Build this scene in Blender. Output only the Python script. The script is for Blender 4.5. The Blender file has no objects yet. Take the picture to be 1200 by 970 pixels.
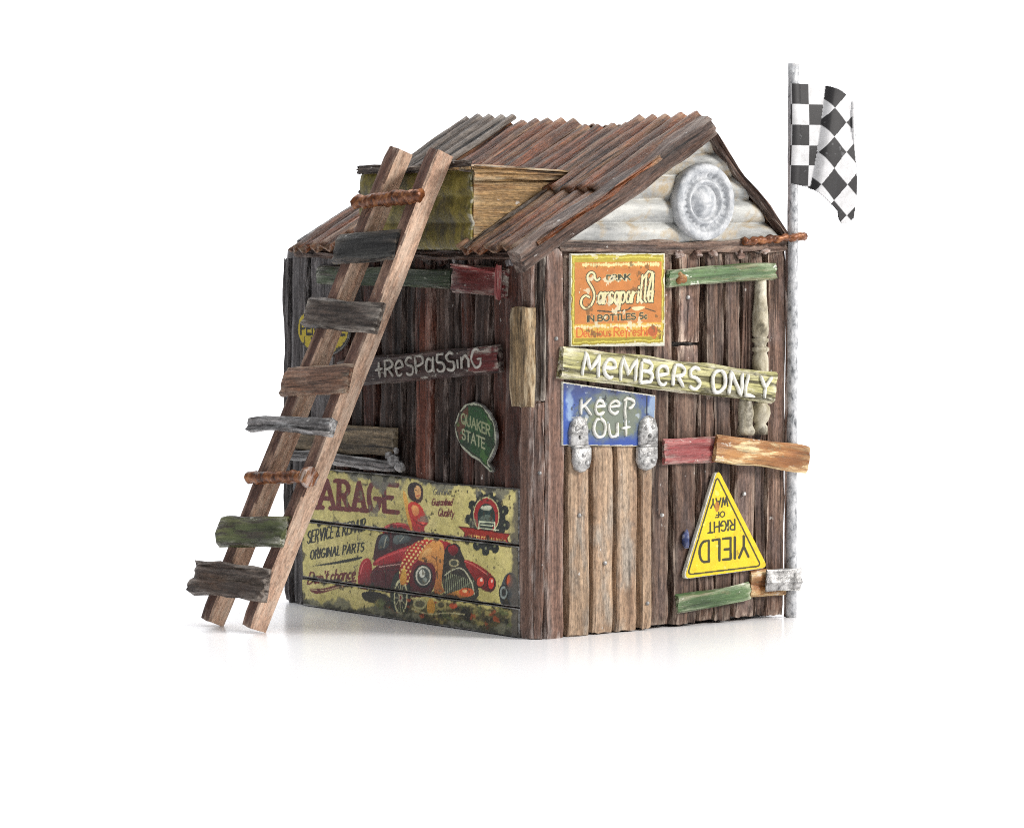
import bpy, math, random
import numpy as np
from mathutils import Vector, Matrix, noise as mnoise

# ------------------------------------------------------------------ camera, world, lamps, exposure
S = 0.01                                    # everything below is written in centimetres of the model; wall and ladder positions converted from image pixels
scene = bpy.context.scene
COL = scene.collection
AZ, PITCH = math.radians(37.6), math.atan(225 / 4170)
cam_d = bpy.data.cameras.new('camera')
cam_d.lens, cam_d.sensor_width, cam_d.sensor_fit = 125.1, 36.0, 'HORIZONTAL'
cam_d.clip_start, cam_d.clip_end = 0.02, 60.0
cam = bpy.data.objects.new('camera', cam_d)
COL.objects.link(cam)
_f = Vector((math.sin(AZ) * math.cos(PITCH), math.cos(AZ) * math.cos(PITCH), -math.sin(PITCH)))
cam.location = Vector((-39.2, -50.198, 7.494)) * S
cam.rotation_euler = _f.to_track_quat('-Z', 'Y').to_euler()
scene.camera = cam

world = bpy.data.worlds.new('World')
scene.world = world
world.use_nodes = True
_bg = world.node_tree.nodes['Background']
_bg.inputs[0].default_value = (0.97, 0.985, 1.0, 1)
_bg.inputs[1].default_value = 0.28          # dim white studio room


def area_lamp(name, loc, target, size, power, color=(1, 1, 1)):
    l = bpy.data.lights.new(name, 'AREA')
    l.shape, l.size, l.energy, l.color = 'SQUARE', size, power, color
    o = bpy.data.objects.new(name, l)
    COL.objects.link(o)
    o.location = Vector(loc) * S
    o.rotation_euler = (Vector(target) - Vector(loc)).to_track_quat('-Z', 'Y').to_euler()
    return o


area_lamp('key_softbox', (40, -56, 40), (3, 2, 4), 0.22, 7.4, (1, 0.97, 0.93))
area_lamp('overhead_softbox', (0, 2, 88), (0, 2, 0), 0.60, 5.0, (0.97, 0.985, 1.0))
area_lamp('backdrop_lamp', (64, 84, 150), (112, 145, 20), 1.6, 27.0, (1, 1, 1))
scene.view_settings.view_transform = 'Standard'
scene.view_settings.look = 'None'
scene.view_settings.exposure = 0.0
scene.view_settings.gamma = 1.0
scene.view_settings.use_curve_mapping = False
scene.cycles.filter_width = 1.0
scene.cycles.use_denoising = False

RND = random.Random(7)
W, D, H = 5.9, 8.0, 7.0                     # hut: front width, depth, wall height
RX, RZ = 3.87, 9.27                         # ridge


def lin(r, g, b, k=1.0):
    f = lambda c: (c / 255 / 12.92 if c <= 10 else ((c / 255 + 0.055) / 1.055) ** 2.4)
    return (f(r) * k, f(g) * k, f(b) * k)


# ------------------------------------------------------------------ materials
class NT:
    def __init__(self, name):
        self.m = bpy.data.materials.new(name)
        self.m.use_nodes = True
        self.t = self.m.node_tree
        self.b = self.t.nodes['Principled BSDF']

    def n(self, typ, **kw):
        x = self.t.nodes.new(typ)
        for k, v in kw.items():
            setattr(x, k, v)
        return x

    def l(self, a, b):
        self.t.links.new(a, b)

    def coords(self, scale):
        tc = self.n('ShaderNodeTexCoord')
        oi = self.n('ShaderNodeObjectInfo')
        mul = self.n('ShaderNodeMath', operation='MULTIPLY')
        self.l(oi.outputs['Random'], mul.inputs[0])
        mul.inputs[1].default_value = 37.0
        mp = self.n('ShaderNodeMapping')
        mp.inputs['Scale'].default_value = [s / S for s in scale]
        self.l(tc.outputs['Object'], mp.inputs['Vector'])
        self.l(mul.outputs[0], mp.inputs['Location'])
        return mp.outputs[0]

    def noise(self, scale, detail=5, rough=0.6, dist=0.0):
        x = self.n('ShaderNodeTexNoise')
        x.inputs['Scale'].default_value = 1
        x.inputs['Detail'].default_value = detail
        x.inputs['Roughness'].default_value = rough
        x.inputs['Distortion'].default_value = dist
        self.l(self.coords(scale), x.inputs['Vector'])
        return x.outputs['Fac']

    def ramp(self, fac, stops, interp='LINEAR'):
        r = self.n('ShaderNodeValToRGB')
        r.color_ramp.interpolation = interp
        e = r.color_ramp.elements
        while len(e) < len(stops):
            e.new(0.5)
        for el, (p, c) in zip(e, stops):
            el.position = p
            el.color = (*c, 1) if len(c) == 3 else c
        self.l(fac, r.inputs[0])
        return r.outputs[0]

    def mask(self, fac, lo, hi):
        if lo > hi:
            return self.ramp(fac, [(hi, (1, 1, 1)), (lo, (0, 0, 0))])
        return self.ramp(fac, [(lo, (0, 0, 0)), (hi, (1, 1, 1))])

    def mix(self, fac, a, b, mode='MIX', amount=None):
        x = self.n('ShaderNodeMix', data_type='RGBA', blend_type=mode)
        if isinstance(fac, (int, float)):
            x.inputs[0].default_value = fac
        else:
            self.l(fac, x.inputs[0])
        for sock, v in ((x.inputs[6], a), (x.inputs[7], b)):
            if isinstance(v, tuple):
                sock.default_value = (*v, 1)
            else:
                self.l(v, sock)
        return x.outputs[2]

    def scale(self, fac, k):
        x = self.n('ShaderNodeMath', operation='MULTIPLY')
        self.l(fac, x.inputs[0])
        x.inputs[1].default_value = k
        return x.outputs[0]

    def bump(self, fac, strength, dist, prev=None):
        x = self.n('ShaderNodeBump')
        x.inputs['Strength'].default_value = strength
        x.inputs['Distance'].default_value = dist * S
        self.l(fac, x.inputs['Height'])
        if prev is not None:
            self.l(prev, x.inputs['Normal'])
        return x.outputs[0]

    def dry_brush(self, col, tint, amount, lo=0.515, hi=0.60):
        """pale paint rubbed over the arrises: the boards carry an 'edge' attribute"""
        g = self.n('ShaderNodeNewGeometry')
        m = self.mask(g.outputs['Pointiness'], lo, hi)
        at = self.n('ShaderNodeAttribute', attribute_name='edge')
        em = self.mask(at.outputs['Fac'], 0.45, 1.0)
        mx = self.n('ShaderNodeMath', operation='MAXIMUM')
        self.l(m, mx.inputs[0])
        self.l(em, mx.inputs[1])
        br = self.mask(self.noise((1.6, 9, 9), 5, 0.7), 0.46, 0.60)
        k = self.n('ShaderNodeMath', operation='MULTIPLY')
        self.l(mx.outputs[0], k.inputs[0])
        self.l(br, k.inputs[1])
        return self.mix(self.scale(k.outputs[0], amount), col, tint)


def wood(name, dark, mid, light, patch=None, patch_amt=0.5, brush=(0.42, 0.37, 0.32), brush_amt=0.55,
         fleck=0.6, rough=0.5, vary=0.35, patch_lo=0.5, fibre=0.85, crack_amt=1.0, dirt_amt=0.6):
    """painted, dry-brushed wood, grain along local X"""
    t = NT(name)
    g1 = t.noise((0.32, 2.6, 2.6), 6, 0.62, 0.4)
    col = t.ramp(g1, [(0.30, dark), (0.50, mid), (0.70, light)])
    if patch:
        pm = t.mask(t.noise((0.7, 1.9, 1.9), 4, 0.6, 0.6), patch_lo, patch_lo + 0.16)
        col = t.mix(t.scale(pm, patch_amt), col, patch)
    g2 = t.noise((0.7, 16, 16), 5, 0.7)
    fib = t.ramp(g2, [(0.33, (0.12, 0.11, 0.11)), (0.47, (0.75, 0.74, 0.73)), (0.58, (1.15, 1.13, 1.1)), (0.70, (2.1, 2.0, 1.9))])
    col = t.mix(fibre, col, fib, 'MULTIPLY')
    spk = t.ramp(t.noise((9, 22, 22), 3, 0.7), [(0.32, (0.45, 0.44, 0.43)), (0.5, (1, 1, 1)), (0.68, (1.45, 1.42, 1.38))])
    col = t.mix(0.75, col, spk, 'MULTIPLY')
    dirt = t.mask(t.noise((1.6, 3.2, 3.2), 6, 0.7, 0.4), 0.56, 0.68)
    col = t.mix(t.scale(dirt, dirt_amt), col, (dark[0] * 0.5, dark[1] * 0.5, dark[2] * 0.5))
    crack = t.mask(t.noise((0.35, 7.5, 7.5), 3, 0.5, 0.3), 0.345, 0.39)
    col = t.mix(crack_amt, col, t.mix(crack, (0.16, 0.14, 0.13), (1, 1, 1)), 'MULTIPLY')
    col = t.dry_brush(col, brush, brush_amt)
    if fleck:
        fm = t.mask(t.noise((7, 9, 9), 2, 0.5), 0.735, 0.765)
        col = t.mix(t.scale(fm, fleck), col, (0.62, 0.6, 0.57))
    oi = t.n('ShaderNodeObjectInfo')
    hv = t.n('ShaderNodeHueSaturation')
    mr = t.n('ShaderNodeMapRange')
    mr.inputs[3].default_value, mr.inputs[4].default_value = 1 - vary, 1 + vary
    t.l(oi.outputs['Random'], mr.inputs[0])
    t.l(mr.outputs[0], hv.inputs['Value'])
    t.l(col, hv.inputs['Color'])
    t.l(hv.outputs[0], t.b.inputs['Base Color'])
    t.b.inputs['Roughness'].default_value = rough
    t.b.inputs['Specular IOR Level'].default_value = 0.28
    b = t.bump(g2, 0.8, 0.045)
    b = t.bump(t.noise((5, 14, 14), 4, 0.6), 0.55, 0.035, b)
    t.l(b, t.b.inputs['Normal'])
    return t.m


def paint(name, col, worn, base, thresh=0.5, rough=0.42, fleck=0.5, streak=(0.5, 4.5, 4.5), brush=(0.6, 0.58, 0.5), brush_amt=0.5):
    """a coat of paint rubbed through along the grain"""
    t = NT(name)
    v = t.noise((0.6, 2.0, 2.0), 5, 0.6)
    c = t.ramp(v, [(0.3, tuple(x * 0.55 for x in col)), (0.5, col), (0.72, worn)])
    wear = t.mask(t.noise(streak, 7, 0.72, 0.3), thresh, thresh + 0.07)
    c = t.mix(wear, c, base)
    g2 = t.noise((0.9, 18, 18), 4, 0.7)
    c = t.mix(0.7, c, t.ramp(g2, [(0.32, (0.22, 0.22, 0.22)), (0.48, (0.95, 0.95, 0.95)), (0.72, (1.6, 1.6, 1.55))]), 'MULTIPLY')
    c = t.dry_brush(c, brush, brush_amt)
    if fleck:
        fm = t.mask(t.noise((2.2, 4.5, 4.5), 6, 0.72), 0.615, 0.64)
        c = t.mix(t.scale(fm, fleck), c, (0.66, 0.65, 0.58))
    grime = t.mask(t.noise((2.0, 3.0, 3.0), 7, 0.75), 0.42, 0.36)
    c = t.mix(t.scale(grime, 0.65), c, (base[0] * 0.3, base[1] * 0.3, base[2] * 0.3))
    t.l(c, t.b.inputs['Base Color'])
    t.b.inputs['Roughness'].default_value = rough
    t.b.inputs['Specular IOR Level'].default_value = 0.3
    b = t.bump(g2, 0.6, 0.04)
    b = t.bump(wear, 0.3, 0.02, b)
    t.l(b, t.b.inputs['Normal'])
    return t.m


def metal_paint(name, stops, scale=(1.2, 1.2, 1.2), rust=None, rust_amt=0.6, rough=0.4, metallic=0.0, grit=0.4, rust_lo=0.55, speck=None):
    t = NT(name)
    v = t.noise(scale, 7, 0.65, 0.3)
    c = t.ramp(v, stops)
    if rust:
        rm = t.mask(t.noise((0.9, 2.2, 0.9), 6, 0.7, 0.5), rust_lo, rust_lo + 0.14)
        c = t.mix(t.scale(rm, rust_amt), c, rust)
    if speck:
        sm = t.mask(t.noise((5, 5, 5), 4, 0.65), 0.60, 0.68)
        c = t.mix(sm, c, speck)
    c = t.dry_brush(c, (0.75, 0.75, 0.74), 0.4)
    t.l(c, t.b.inputs['Base Color'])
    t.b.inputs['Roughness'].default_value = rough
    t.b.inputs['Metallic'].default_value = metallic
    t.b.inputs['Specular IOR Level'].default_value = 0.35
    b = t.bump(t.noise((9, 9, 9), 5, 0.65), grit, 0.035)
    t.l(b, t.b.inputs['Normal'])
    return t.m


def printed(name, rough=0.38, bump=0.25):
    t = NT(name)
    a = t.n('ShaderNodeAttribute', attribute_name='Col')
    g = t.noise((6, 6, 6), 5, 0.65)
    c = t.mix(0.45, a.outputs['Color'], t.ramp(g, [(0.3, (0.62, 0.62, 0.6)), (0.5, (1, 1, 1)), (0.7, (1.22, 1.22, 1.2))]), 'MULTIPLY')
    t.l(c, t.b.inputs['Base Color'])
    t.b.inputs['Roughness'].default_value = rough
    t.l(t.bump(g, bump, 0.03), t.b.inputs['Normal'])
    return t.m


M = {}
M['front'] = wood('front_boards', (0.045, 0.027, 0.021), (0.145, 0.088, 0.066), (0.28, 0.188, 0.142), (0.17, 0.135, 0.13), 0.5, (0.6, 0.48, 0.39), 0.8, rough=0.42, fibre=0.6, crack_amt=0.8, dirt_amt=0.5)
M['post'] = wood('post_wood', (0.09, 0.052, 0.04), (0.19, 0.112, 0.085), (0.26, 0.168, 0.132), (0.12, 0.10, 0.10), 0.5, (0.55, 0.48, 0.44), 0.7, vary=0.1, fibre=0.5, crack_amt=0.5, dirt_amt=0.4)
M['door'] = wood('door_wood', (0.22, 0.135, 0.09), (0.37, 0.255, 0.172), (0.47, 0.345, 0.238), (0.33, 0.31, 0.275), 0.7, (0.7, 0.52, 0.37), 0.65, rough=0.42, vary=0.08, fibre=0.4, crack_amt=0.3, dirt_amt=0.25)
M['side_dark'] = wood('side_dark_wood', (0.012, 0.007, 0.006), (0.05, 0.030, 0.024), (0.105, 0.068, 0.056), (0.03, 0.021, 0.02), 0.6, (0.36, 0.29, 0.26), 0.75, rough=0.38, vary=0.5, fibre=0.6, crack_amt=0.7, dirt_amt=0.5)
M['side_red'] = wood('side_red_wood', (0.022, 0.008, 0.006), (0.085, 0.027, 0.017), (0.16, 0.064, 0.044), (0.06, 0.038, 0.032), 0.7, (0.40, 0.28, 0.24), 0.75, rough=0.38, vary=0.4, fibre=0.6, crack_amt=0.7, dirt_amt=0.5)
M['side_grey'] = wood('side_grey_wood', (0.04, 0.034, 0.034), (0.14, 0.13, 0.134), (0.26, 0.245, 0.25), (0.08, 0.068, 0.07), 0.6, (0.55, 0.53, 0.53), 0.75, rough=0.38, fibre=0.6, crack_amt=0.7, dirt_amt=0.5)
M['rail'] = wood('ladder_rail_wood', (0.34, 0.20, 0.14), (0.57, 0.38, 0.275), (0.68, 0.49, 0.365), (0.34, 0.215, 0.16), 0.7, (0.78, 0.63, 0.5), 0.5, fleck=0.35, vary=0.04, patch_lo=0.57, fibre=0.3, crack_amt=0.3, dirt_amt=0.35)
M['rail_front'] = wood('brown_rail_face', (0.075, 0.035, 0.026), (0.15, 0.078, 0.058), (0.24, 0.145, 0.108), (0.44, 0.285, 0.2), 0.9, (0.6, 0.46, 0.36), 0.7, vary=0.04, patch_lo=0.54, fibre=0.4, crack_amt=0.5, dirt_amt=0.4)
M['rung_dark'] = wood('rung_dark', (0.014, 0.014, 0.0145), (0.045, 0.045, 0.043), (0.105, 0.105, 0.095), (0.035, 0.027, 0.02), 0.5, (0.28, 0.22, 0.17), 0.5, vary=0.05)
M['rung_grey'] = wood('rung_grey_brown', (0.022, 0.015, 0.012), (0.075, 0.055, 0.045), (0.24, 0.205, 0.18), (0.03, 0.022, 0.018), 0.7, (0.5, 0.45, 0.39), 0.7, vary=0.05)
M['rung_brown'] = wood('rung_brown', (0.06, 0.026, 0.015), (0.165, 0.088, 0.058), (0.31, 0.215, 0.165), (0.2, 0.075, 0.026), 0.5, (0.5, 0.4, 0.3), 0.55, vary=0.05)
M['stick'] = wood('silver_stick', (0.04, 0.037, 0.037), (0.21, 0.205, 0.21), (0.45, 0.44, 0.44), (0.08, 0.07, 0.065), 0.5, (0.75, 0.75, 0.75), 0.7, vary=0.05)
M['bark'] = wood('bark', (0.018, 0.013, 0.010), (0.075, 0.054, 0.044), (0.19, 0.16, 0.135), (0.11, 0.06, 0.036), 0.6, (0.36, 0.31, 0.27), 0.7, vary=0.05)
M['rust'] = metal_paint('rusted_iron', [(0.34, (0.03, 0.012, 0.007)), (0.5, (0.16, 0.052, 0.018)), (0.66, (0.36, 0.15, 0.055))], (4, 7, 7), (0.30, 0.19, 0.11), 0.5, 0.35, 0.2)
M['moss'] = paint('mossy_green', (0.085, 0.10, 0.04), (0.17, 0.17, 0.07), (0.055, 0.045, 0.032), 0.50)
M['green'] = paint('green_paint', (0.07, 0.125, 0.05), (0.15, 0.215, 0.095), (0.16, 0.155, 0.085), 0.555, fleck=0.85, brush=(0.55, 0.56, 0.42), brush_amt=0.8)
M['green_dark'] = paint('dark_green_paint', (0.042, 0.062, 0.033), (0.10, 0.125, 0.075), (0.05, 0.045, 0.036), 0.56)
M['red'] = paint('red_paint', (0.26, 0.055, 0.055), (0.36, 0.13, 0.12), (0.13, 0.05, 0.045), 0.57)
M['red_dark'] = paint('dark_red_paint', (0.105, 0.018, 0.018), (0.17, 0.05, 0.048), (0.05, 0.023, 0.022), 0.53)
M['maroon'] = paint('maroon_board', (0.045, 0.022, 0.02), (0.085, 0.045, 0.04), (0.032, 0.02, 0.02), 0.5, brush=(0.35, 0.3, 0.26))
M['cream_board'] = paint('cream_green_paint', (0.38, 0.36, 0.15), (0.58, 0.55, 0.31), (0.075, 0.066, 0.026), 0.475, streak=(0.2, 4.6, 4.6), brush=(0.8, 0.76, 0.6), brush_amt=0.95)
M['gold_board'] = paint('gold_rust_board', (0.24, 0.095, 0.03), (0.40, 0.20, 0.07), (0.62, 0.48, 0.27), 0.545, streak=(0.5, 3.6, 3.6), brush=(0.7, 0.55, 0.3))
M['tan_block'] = wood('tan_block', (0.11, 0.075, 0.04), (0.24, 0.165, 0.088), (0.40, 0.30, 0.18), (0.15, 0.085, 0.04), 0.5, (0.62, 0.52, 0.36), 0.6, vary=0.04)
M['cheek'] = wood('dormer_cheek_wood', (0.16, 0.085, 0.034), (0.34, 0.215, 0.098), (0.47, 0.34, 0.18), (0.24, 0.10, 0.034), 0.7, (0.6, 0.52, 0.36), 0.5, vary=0.04)
M['ledge'] = wood('ledge_wood', (0.06, 0.048, 0.032), (0.165, 0.128, 0.082), (0.26, 0.205, 0.135), (0.05, 0.042, 0.036), 0.6, (0.42, 0.36, 0.27), 0.5, vary=0.08)
M['olive'] = metal_paint('olive_corrugated', [(0.30, (0.035, 0.03, 0.01)), (0.48, (0.17, 0.14, 0.03)), (0.68, (0.32, 0.265, 0.075))], (0.6, 3.2, 3.2), (0.065, 0.058, 0.042), 0.8, 0.45, rust_lo=0.52)
M['roof'] = wood('rusty_corrugated', (0.02, 0.010, 0.007), (0.115, 0.045, 0.021), (0.28, 0.17, 0.095), (0.21, 0.058, 0.016), 0.75, (0.38, 0.26, 0.17), 0.55, fleck=0.3, rough=0.36, vary=0.15, patch_lo=0.46, fibre=0.95)
M['roof_grey'] = wood('grey_corrugated', (0.03, 0.022, 0.018), (0.105, 0.08, 0.062), (0.22, 0.18, 0.15), (0.09, 0.045, 0.024), 0.5, (0.38, 0.34, 0.3), 0.5, fleck=0.6, rough=0.4, vary=0.08)
M['verge'] = wood('verge_timber', (0.03, 0.018, 0.014), (0.10, 0.058, 0.043), (0.175, 0.115, 0.09), (0.045, 0.038, 0.04), 0.6, (0.34, 0.28, 0.24), 0.5, vary=0.1)
M['gable'] = metal_paint('whitewashed_corrugated', [(0.30, (0.15, 0.155, 0.155)), (0.45, (0.325, 0.33, 0.32)), (0.62, (0.5, 0.5, 0.47))], (0.8, 1.2, 3.4), (0.34, 0.24, 0.11), 0.9, 0.45, 0.0, 0.45, 0.49)
M['hub'] = metal_paint('silver_hubcap', [(0.3, (0.20, 0.215, 0.235)), (0.48, (0.36, 0.375, 0.395)), (0.66, (0.54, 0.55, 0.565))], (5, 5, 5), None, 0, 0.5, 0.0, 0.6)
M['zinc'] = metal_paint('galvanised_pole', [(0.34, (0.10, 0.105, 0.115)), (0.45, (0.36, 0.37, 0.385)), (0.64, (0.6, 0.605, 0.62))], (10, 10, 6), (0.40, 0.29, 0.26), 0.3, 0.32, 0.1, 0.5, 0.6)
M['hinge'] = metal_paint('pewter_hinge', [(0.34, (0.05, 0.048, 0.048)), (0.48, (0.27, 0.265, 0.26)), (0.64, (0.55, 0.54, 0.53))], (6, 6, 6), None, 0, 0.33, 0.3, 0.8)
M['baluster'] = metal_paint('cream_baluster', [(0.34, (0.05, 0.042, 0.026)), (0.45, (0.34, 0.30, 0.21)), (0.62, (0.62, 0.58, 0.47))], (3.0, 3.0, 1.2), (0.06, 0.048, 0.028), 0.85, 0.4, 0, 0.45, 0.49)
M['dark'] = metal_paint('dark_backing', [(0.3, (0.012, 0.009, 0.009)), (0.6, (0.028, 0.02, 0.018)), (0.8, (0.04, 0.03, 0.027))], (2, 2, 2), rough=0.7)
M['plate'] = metal_paint('sign_plate', [(0.3, (0.30, 0.29, 0.24)), (0.5, (0.52, 0.5, 0.42)), (0.7, (0.66, 0.64, 0.56))], (4, 4, 4), None, 0, 0.45)
M['plate_dark'] = metal_paint('sign_plate_dark', [(0.3, (0.05, 0.045, 0.04)), (0.5, (0.11, 0.105, 0.095)), (0.7, (0.2, 0.19, 0.17))], (4, 4, 4), None, 0, 0.45)
M['white_letter'] = metal_paint('white_lettering', [(0.28, (0.42, 0.41, 0.34)), (0.45, (0.64, 0.63, 0.57)), (0.7, (0.74, 0.74, 0.70))], (5, 5, 5), None, 0, 0.5)
M['grey_letter'] = metal_paint('grey_lettering', [(0.30, (0.22, 0.205, 0.18)), (0.5, (0.42, 0.40, 0.36)), (0.7, (0.55, 0.53, 0.48))], (5, 5, 5), None, 0, 0.5)
M['solder'] = metal_paint('grey_putty', [(0.3, (0.06, 0.058, 0.058)), (0.5, (0.2, 0.195, 0.195)), (0.7, (0.5, 0.5, 0.5))], (4, 4, 4), None, 0, 0.3, 0.2, 0.6)
M['print'] = printed('printed_surface')
M['flag'] = printed('flag_cloth', 0.6, 0.12)

t = NT('white_tabletop')
t.l(t.ramp(t.noise((0.03, 0.03, 0.03), 3), [(0.3, (0.89, 0.885, 0.90)), (0.7, (0.905, 0.90, 0.91))]), t.b.inputs['Base Color'])
t.b.inputs['Roughness'].default_value = 0.22
t.b.inputs['IOR'].default_value = 1.27
M['table'] = t.m

# ------------------------------------------------------------------ object helpers
WORLD = {}


def thing(name, label, cat, loc=(0, 0, 0), group=None):
    o = bpy.data.objects.new(name, None)
    COL.objects.link(o)
    o.empty_display_size = 0.01
    o.location = Vector(loc) * S
    o['label'], o['category'] = label, cat
    if group:
        o['group'] = group
    WORLD[o] = Matrix.Translation(Vector(loc))
    return o


def make(name, verts, faces, mat, mx=None, parent=None, label=None, cat=None, smooth=True, colors=None, group=None, sharp=None, edge=None):
    """one mesh object; verts in centimetres of the local frame mx (a matrix in centimetres)"""
    me = bpy.data.meshes.new(name)
    v = np.asarray(verts, dtype=float) * S
    me.from_pydata(v.tolist(), [], [tuple(f) for f in faces])
    if smooth:
        me.polygons.foreach_set('use_smooth', [True] * len(me.polygons))
        if sharp:
            me.set_sharp_from_angle(angle=math.radians(sharp))
    if colors is not None:
        ca = me.color_attributes.new('Col', 'FLOAT_COLOR', 'POINT')
        c = np.ones((len(verts), 4), dtype=np.float32)
        c[:, :3] = colors
        ca.data.foreach_set('color', c.ravel())
    if edge is not None:
        me.attributes.new('edge', 'FLOAT', 'POINT').data.foreach_set('value', np.asarray(edge, dtype=np.float32))
    me.materials.append(M[mat] if isinstance(mat, str) else mat)
    me.update()
    o = bpy.data.objects.new(name, me)
    COL.objects.link(o)
    mx = mx or Matrix.Identity(4)
    WORLD[o] = mx
    rel = mx if parent is None else WORLD[parent].inverted() @ mx
    if parent is not None:
        o.parent = parent
    rel = rel.copy()
    rel.translation = rel.translation * S
    o.matrix_basis = rel
    if label:
        o['label'] = label
    if cat:
        o['category'] = cat
    if group:
        o['group'] = group
    return o


def frame(a, b, n):
    """local X from a to b, Z along the outward normal n, origin a"""
    a, b, n = Vector(a), Vector(b), Vector(n)
    x = (b - a).normalized()
    z = (n - x * n.dot(x)).normalized()
    y = z.cross(x)
    m = Matrix((x, y, z)).transposed().to_4x4()
    m.translation = a
    return m


def nz(x, y, z=0.0):
    return mnoise.noise(Vector((x, y, z)))


def board_mesh(L, w, th, rough=1.0, w1=None, jag=0.018, groove=0.02, bow=0.0, cols=6, chamfer=0.05, seg=None):
    """rough-sawn board: X 0..L, Y -w/2..w/2, Z 0..th, the top face grooved along the grain"""
    sd = RND.uniform(0, 900)
    w1 = w if w1 is None else w1
    seg = seg or max(5, int(L * 5))
    ch = min(chamfer, th * 0.45, w * 0.3)
    ring = [(-0.5, 0.0, 0), (-0.5, 1.0, -ch)]
    for c in range(cols):
        ring.append((-0.5 + (c + 0.5) / cols * 1.0, 1.0, 0))
    ring += [(0.5, 1.0, -ch), (0.5, 0.0, 0)]
    n = len(ring)
    gv = [RND.uniform(-1, 1) for _ in range(n)]
    j0 = [RND.uniform(-1, 1) * jag for _ in range(n)]
    j1 = [RND.uniform(-1, 1) * jag for _ in range(n)]
    V, F = [], []
    for i in range(seg + 1):
        f = i / seg
        x = f * L
        ww = w + (w1 - w) * f
        off = nz(x * 0.5, sd) * 0.035 * rough + bow * math.sin(math.pi * f)
        for k, (yy, zz, dz) in enumerate(ring):
            X = x
            if i == 0:
                X = j0[k]
            elif i == seg:
                X = L + j1[k]
            Y = yy * ww + off + nz(x * 1.3, sd + 7 * k) * 0.03 * rough
            Z = zz * th + dz
            if zz > 0:
                Z += rough * (nz(x * 0.8, sd + 3.3) * 0.03 + nz(x * 2.2, sd + k * 5.1) * 0.022) - (groove * max(0, gv[k]) * 1.6 if 2 <= k < n - 2 else 0)
                if i in (0, seg):
                    Z -= 0.025
            V.append((X, Y, Z))
    for i in range(seg):
        for k in range(n - 1):
            a = i * n + k
            F.append((a, a + n, a + n + 1, a + 1))
        a = i * n
        F.append((a + n - 1, a + 2 * n - 1, a + n, a))
    F.append(tuple(range(n)))
    F.append(tuple(range(seg * n + n - 1, seg * n - 1, -1)))
    return V, F


def board_edge(V, cols=6):
    n = cols + 4
    m = len(V) // n
    e = np.zeros((m, n))
    e[:, 1] = e[:, n - 2] = 1.0
    e[:, 2] = e[:, n - 3] = 0.5
    e[0, :] = e[-1, :] = 1.0
    return e.ravel()


def board(name, a, b, nrm, w, th, mat, parent, label=None, cat=None, **kw):
    mx = frame(a, b, nrm)
    L = (Vector(b) - Vector(a)).length
    V, F = board_mesh(L, w, th, **kw)
    return make(name, V, F, mat, mx, parent, label, cat, sharp=32, edge=board_edge(V, kw.get('cols', 6)))


def box_mesh(x0, x1, y0, y1, z0, z1):
    V = [(x, y, z) for x in (x0, x1) for y in (y0, y1) for z in (z0, z1)]
    F = [(0, 1, 3, 2), (4, 6, 7, 5), (0, 4, 5, 1), (2, 3, 7, 6), (0, 2, 6, 4), (1, 5, 7, 3)]
    return V, F


def prism(outline, z0, z1, bev=0.0):
    """extruded outline (counter-clockwise XY) with an optional bevelled upper rim"""
    n = len(outline)
    c = np.mean(np.array(outline), axis=0)
    V, F = [], []
    levels = [(z0, 0.0), (z1 - bev, 0.0), (z1, bev)] if bev else [(z0, 0.0), (z1, 0.0)]
    for z, ins in levels:
        for p in outline:
            d = np.array(p) - c
            q = np.array(p) - d / max(1e-6, np.linalg.norm(d)) * ins
            V.append((q[0], q[1], z))
    for l in range(len(levels) - 1):
        for i in range(n):
            j = (i + 1) % n
            F.append((l * n + i, l * n + j, (l + 1) * n + j, (l + 1) * n + i))
    F.append(tuple(range(n - 1, -1, -1)))
    F.append(tuple((len(levels) - 1) * n + i for i in range(n)))
    return V, F


def lathe(profile, seg=28, wob=0.0):
    """profile (r, z) turned round Z"""
    sd = RND.uniform(0, 99)
    V, F = [], []
    n = len(profile)
    for s in range(seg):
        a = 2 * math.pi * s / seg
        for k, (r, z) in enumerate(profile):
            rr = r * (1 + wob * nz(math.cos(a) * 2 + sd, math.sin(a) * 2, z * 3)) if r > 0 else 0
            V.append((rr * math.cos(a), rr * math.sin(a), z))
    for s in range(seg):
        t_ = (s + 1) % seg
        for k in range(n - 1):
            F.append((s * n + k, t_ * n + k, t_ * n + k + 1, s * n + k + 1))
    return V, F


def tube(pts, rad, seg=10, wob=0.0, flat=1.0):
    pts = [Vector(p) for p in pts]
    sd = RND.uniform(0, 99)
    V, F = [], []
    n = len(pts)
    up = Vector((0.13, 0.21, 0.97))
    for i, p in enumerate(pts):
        d = (pts[min(i + 1, n - 1)] - pts[max(i - 1, 0)]).normalized()
        u = d.cross(up).normalized()
        v = u.cross(d).normalized()
        r = rad(i / (n - 1)) if callable(rad) else rad
        for k in range(seg):
            a = 2 * math.pi * k / seg
            rr = r * (1 + wob * nz(i * 0.7 + sd, math.cos(a) * 1.3, math.sin(a) * 1.3))
            V.append(tuple(p + u * rr * math.cos(a) + v * rr * flat * math.sin(a)))
    for i in range(n - 1):
        for k in range(seg):
            j = (k + 1) % seg
            F.append((i * seg + k, i * seg + j, (i + 1) * seg + j, (i + 1) * seg + k))
    F.append(tuple(range(seg - 1, -1, -1)))
    F.append(tuple((n - 1) * seg + k for k in range(seg)))
    return V, F


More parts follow.
